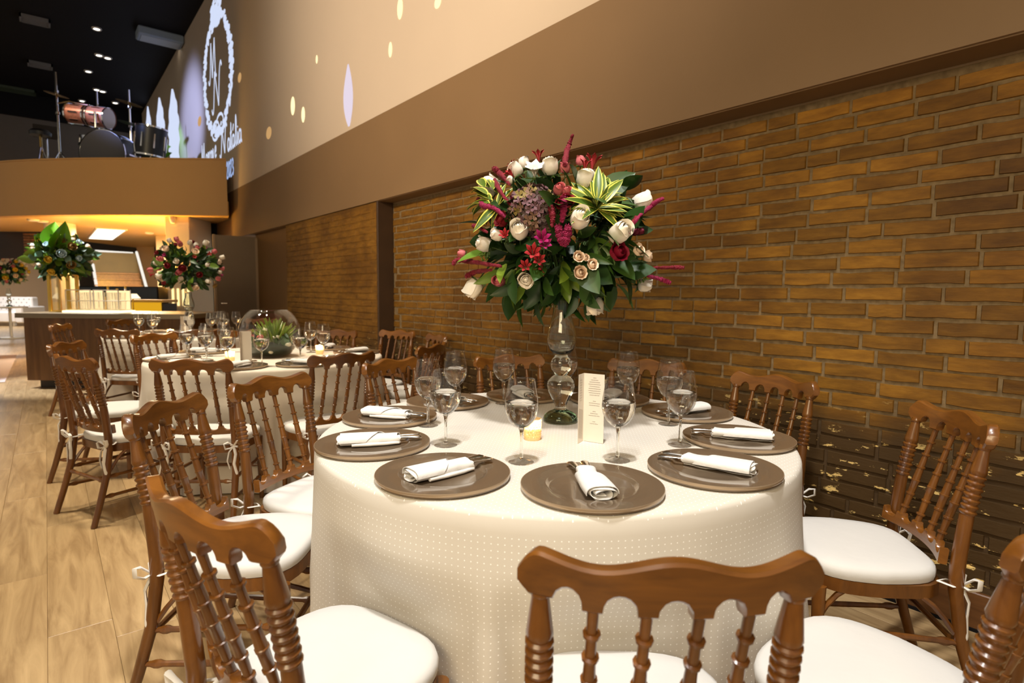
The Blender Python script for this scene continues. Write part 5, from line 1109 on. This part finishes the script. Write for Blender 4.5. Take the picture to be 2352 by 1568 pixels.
th_ = thing('drum_throne', 'padded drum stool left of the drum kit on the stage', 'stool', B(-8.72, 10.9, SZ)); MB().lathe([(0, .80), (.16, .80), (.17, .86), (.13, .90), (0, .90)], 20, None, False).build('seat', BLKL, th_); MB().tube([(0, 0, .35), (0, 0, .8)], .022, 8).build('post', BRASS, th_)
mb = MB()
for k in range(3): mb.tube([(0, 0, .62), (.20 * math.cos(k * 2.1), .20 * math.sin(k * 2.1), .01)], .014, 6)
mb.build('tripod', CHROME, th_)
ms = thing('microphone_stand', 'black microphone stand at the far left of the stage', 'stand', B(-9.35, 10.6, SZ)); MB().tube([(0, 0, .02), (0, 0, 1.1)], .015, 8).build('pole', BLACK, ms); MB().lathe([(0, 0), (.15, 0), (.14, .02), (.02, .03)], 20).build('base', BLACK, ms); MB().tube([(0, 0, 1.1), (-.04, 0, 1.28)], .022, 8).build('microphone', BLACK, ms)
mb2 = thing('music_stand', 'tilted dark music stand beside the drum kit', 'stand', B(-9.0, 11.4, SZ)); MB().tube([(0, 0, .02), (0, 0, .9)], .014, 8).build('pole', CHROME, mb2); MB().box((-.2, -.01, -.15), (.2, .01, .15), Matrix.Translation((0, 0, 1.0)) @ RXm(-.5)).build('desk', plain('dark_steel', (.06, .05, .04), .4), mb2, 0)
mb = MB()
for k in range(3): mb.tube([(0, 0, .25), (.22 * math.cos(k * 2.1), .22 * math.sin(k * 2.1), .01)], .01, 6)
mb.build('tripod', CHROME, mb2)
for i, (l, d, lab) in enumerate(((-8.1, 12.3, 'green-lit potted plant behind the drums by the far wall'), (-7.05, 11.55, 'green-lit potted plant between the bass drum and the floor tom'))):
    pt = thing('potted_plant', lab, 'plant', B(l, d, SZ), 0, 'plants on the stage'); rd = random.Random(i)
    MB().lathe([(0, 0), (.11, 0), (.14, .25), (.125, .25), (.12, .22), (0, .22)], 18, None, False).build('pot', BLACK, pt)
    lm = leaf_mesh('leaf', LEAFB, 1, .2, .1, .3, 5)
    for k in range(30): a = rd.uniform(0, 6.3); put('leaf', lm, mat_dir(Vector((.04 * math.cos(a), .04 * math.sin(a), .24 + rd.uniform(0, .6))), (math.cos(a), math.sin(a), rd.uniform(.2, 1.6)), rd.uniform(-.5, .5), rd.uniform(.18, .34), 'X'), pt)
    MB().tube([(0, 0, .2), (.02, 0, .9)], .012, 6).build('stem', STEMG, pt)
fw = thing('framed_opening', 'white-framed opening in the far back wall left of the stage', 'window', (-1.9, 20.47, 3.9)); MB().box((-.9, -.02, .0), (1.45, .01, .10)).build('frame', WPL, fw, 0); MB().box((1.35, -.02, -1.0), (1.45, .01, .0)).build('frame', WPL, fw, 0); MB().box((-.9, -.01, -1.0), (1.35, .01, .0)).build('pane', plain('blue_grey_pane', (.10, .11, .13), .4), fw, 0)
# ---------------------------------------------------------------- projection on the beige wall: thin light shapes lying on the wall
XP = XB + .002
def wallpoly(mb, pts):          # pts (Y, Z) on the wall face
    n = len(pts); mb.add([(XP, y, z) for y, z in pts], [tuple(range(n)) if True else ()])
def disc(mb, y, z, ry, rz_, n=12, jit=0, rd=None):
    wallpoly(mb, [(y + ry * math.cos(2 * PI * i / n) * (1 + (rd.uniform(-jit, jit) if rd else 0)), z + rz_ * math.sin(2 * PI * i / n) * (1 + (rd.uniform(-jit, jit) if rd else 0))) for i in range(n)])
def stroke(mb, pts, w_, x=None):
    P = [Vector((0, *p)) for p in pts]
    fine = []
    for i in range(len(P) - 1):
        a, b_, c, d = P[max(i - 1, 0)], P[i], P[i + 1], P[min(i + 2, len(P) - 1)]
        for k in range(6):
            q = k / 6; fine.append(.5 * ((2 * b_) + (c - a) * q + (2 * a - 5 * b_ + 4 * c - d) * q * q + (3 * b_ - a - 3 * c + d) * q ** 3))
    fine.append(P[-1]); vs = []; n = len(fine)
    for i, p in enumerate(fine):
        t_ = (fine[min(i + 1, n - 1)] - fine[max(i - 1, 0)]).normalized(); nn = Vector((0, -t_.z, t_.y)); ww = w_ * (1.0 if not isinstance(w_, tuple) else 1)
        vs += [(XP, p.y + nn.y * ww / 2, p.z + nn.z * ww / 2), (XP, p.y - nn.y * ww / 2, p.z - nn.z * ww / 2)]
    mb.add(vs, [(2 * i, 2 * i + 1, 2 * i + 3, 2 * i + 2) for i in range(n - 1)])
pj = thing('projected_monogram', 'white projected M N monogram in an oval flower wreath above names and 2023', 'projection', (XP, 11, 4.8)); pj.location = (0, 0, 0)
rd = random.Random(8); mb = MB(); WY, WZ, WA, WBz = 11.06, 4.86, .96, .93
for i in range(150):
    a = 2 * PI * i / 150; th2 = 1 + rd.uniform(-.09, .09); disc(mb, WY + WA * math.cos(a) * th2, WZ + WBz * math.sin(a) * th2, rd.uniform(.05, .11), rd.uniform(.035, .07), 8, .25, rd)
for i in range(60): disc(mb, WY - .05 + rd.uniform(-.38, .38), WZ + WBz + rd.uniform(-.15, .26), rd.uniform(.05, .11), rd.uniform(.04, .07), 8, .25, rd)
for i in range(40): disc(mb, WY + rd.uniform(-.10, .10), WZ + WBz + .25 + rd.uniform(0, .25), .05, .04, 8, .2, rd)
mb.build('wreath', PROJW, pj, 0)
mb = MB()                       # on this wall reading runs towards smaller Y
def T(u, v, oy, oz, s): return (oy - u * s, oz + v * s)
def word(mb, strokes, oy, oz, s, w_):
    for st_ in strokes: stroke(mb, [T(u, v, oy, oz, s) for u, v in st_], w_)
Mst = [[(-.12, .08), (-.05, -.03), (.08, .08), (.30, 1.0)], [(.30, 1.0), (.36, .05)], [(.36, .05), (.72, 1.02)], [(.72, 1.02), (.74, .1), (.86, .0)]]
Nst = [[(-.15, .08), (-.06, -.05), (.08, .10), (.28, .95)], [(.28, .95), (.62, .02)], [(.62, .02), (.80, .80), (.95, 1.02), (1.05, .9)]]
word(mb, Mst, 11.62, 4.87, .62, .05); word(mb, Nst, 11.42, 4.33, .66, .05)
mb.build('monogram', PROJW, pj, 0)
mb = MB()
for k in (0, 1): stroke(mb, [(11.30 - .32 * k - .26 * math.cos(2 * PI * i / 14), 3.98 + .06 * k + .15 * math.sin(2 * PI * i / 14)) for i in range(15)], .05)
mb.build('rings', PROJW, pj, 0)
# names line and year, in a simple running script
a_ = [(.30, .38), (.12, .40), (.02, .18), (.12, .0), (.28, .12), (.32, .38), (.33, .05), (.42, .0)]
t_ = [(.0, .05), (.14, .9), (.08, .10), (.18, .0)]; tb = [(-.02, .55), (.22, .58)]
l_ = [(.0, .05), (.16, .7), (.12, 1.0), (.06, .7), (.06, .1), (.16, .0)]
i_ = [(.0, .05), (.08, .40), (.06, .06), (.15, .0)]; idot = [(.09, .55), (.10, .60)]
r_ = [(.0, .03), (.06, .38), (.10, .42), (.22, .36), (.16, .06), (.26, .0)]
c_ = [(.26, .34), (.12, .40), (.02, .18), (.12, .0), (.28, .08)]
o_ = [(.14, .40), (.02, .22), (.10, .0), (.26, .16), (.20, .38), (.10, .36), (.34, .34)]
s_ = [(.0, .03), (.12, .42), (.20, .16), (.10, .0), (.0, .06)]
e_ = [(.0, .2), (.22, .26), (.18, .42), (.04, .28), (.08, .02), (.28, .08)]
ac = [(.10, .58), (.24, .78)]
def sh(st_, du): return [(u + du, v) for u, v in st_]
mb = MB(); S = .40
nm1 = [sh(q, 0) for q in Mst] + [sh(a_, 1.0), sh(r_, 1.42), sh(c_, 1.72), sh(o_, 2.02), sh(s_, 2.38)]
word(mb, nm1, 12.55, 3.545, S, .045)
word(mb, [e_], 11.42, 3.545, S * 1.1, .045)
nm2 = [sh(q, 0) for q in Nst] + [sh(a_, 1.05), sh(t_, 1.5), sh(tb, 1.5), sh(a_, 1.72), sh(ac, 1.76), sh(l_, 2.2), sh(i_, 2.42), sh(idot, 2.42), sh(a_, 2.62)]
word(mb, nm2, 10.98, 3.49, S * 1.12, .045)
mb.build('names', PROJW, pj, 0)
mb = MB(); D2 = [(.02, .75), (.18, 1.0), (.34, .78), (.06, .0), (.40, .0)]; D0 = [(.2, 1.0), (.03, .6), (.06, .15), (.2, .0), (.36, .3), (.34, .8), (.2, 1.0)]; D3 = [(.04, .9), (.2, 1.0), (.32, .78), (.16, .53), (.34, .3), (.2, .0), (.03, .12)]
word(mb, [D2, sh(D0, .5), sh(D2, 1.0), sh(D3, 1.5)], 10.62, 3.08, .24, .04); mb.build('year', PROJB, pj, 0)
pl = thing('projected_plumes', 'three pale blue projected plume shapes on the wall above the drums', 'projection', (0, 0, 0))
for base, top_, hw, mat in (((19.2, 4.45), 6.28, .55, PROJW), ((17.2, 4.35), 6.02, .62, PROJW), ((15.35, 4.0), 5.75, .62, PROJW)):
    mb = MB(); rd = random.Random(int(base[0])); n = 14; left = []; right = []
    for i in range(n + 1):
        u = i / n; wd = hw * (1 - u ** 4.5) * (1 + .14 * math.sin(i * 1.9)) * (.8 + .3 * math.sin(PI * u)) + .05; left.append((base[0] + wd, base[1] + (top_ - base[1]) * u)); right.append((base[0] - wd * .9 - .1 * u, base[1] + (top_ - base[1]) * u * .97))
    for i in range(n): wallpoly(mb, [left[i], right[i], right[i + 1], left[i + 1]])
    mb.build('plume', mat, pl, 0)
gn = ['lowest by the names', 'beside the wreath', 'left of the wreath', 'above the beam left of the petal', 'paired with its taller twin', 'small and high', 'large one right of the petal', 'orange cluster', 'faint one high right']
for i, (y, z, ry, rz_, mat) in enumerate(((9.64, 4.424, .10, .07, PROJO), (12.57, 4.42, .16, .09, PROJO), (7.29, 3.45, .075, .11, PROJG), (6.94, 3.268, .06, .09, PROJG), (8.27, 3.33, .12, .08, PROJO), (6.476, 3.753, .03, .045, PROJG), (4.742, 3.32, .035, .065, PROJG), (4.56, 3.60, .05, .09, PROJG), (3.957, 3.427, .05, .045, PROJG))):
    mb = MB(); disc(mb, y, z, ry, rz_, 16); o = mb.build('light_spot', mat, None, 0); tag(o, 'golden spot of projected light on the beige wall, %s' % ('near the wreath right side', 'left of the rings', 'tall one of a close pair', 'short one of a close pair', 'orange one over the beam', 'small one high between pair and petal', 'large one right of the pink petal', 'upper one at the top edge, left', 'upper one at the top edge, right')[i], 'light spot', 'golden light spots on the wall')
pp = thing('projected_petal', 'pale pink projected petal on the beige wall above the beam', 'projection', (0, 0, 0)); mb = MB(); n = 12
for i in range(n):
    def pt(u): 
        wd = .13 * math.sin(PI * (.04 + .92 * u) ** .9); return (5.64 + wd, 2.86 + .60 * u), (5.64 - wd * .8, 2.86 + .60 * u)
    (a1, b1), (a2, b2) = pt(i / n), pt((i + 1) / n); wallpoly(mb, [a1, b1, b2, a2])
mb.build('petal', PROJP, pp, 0)
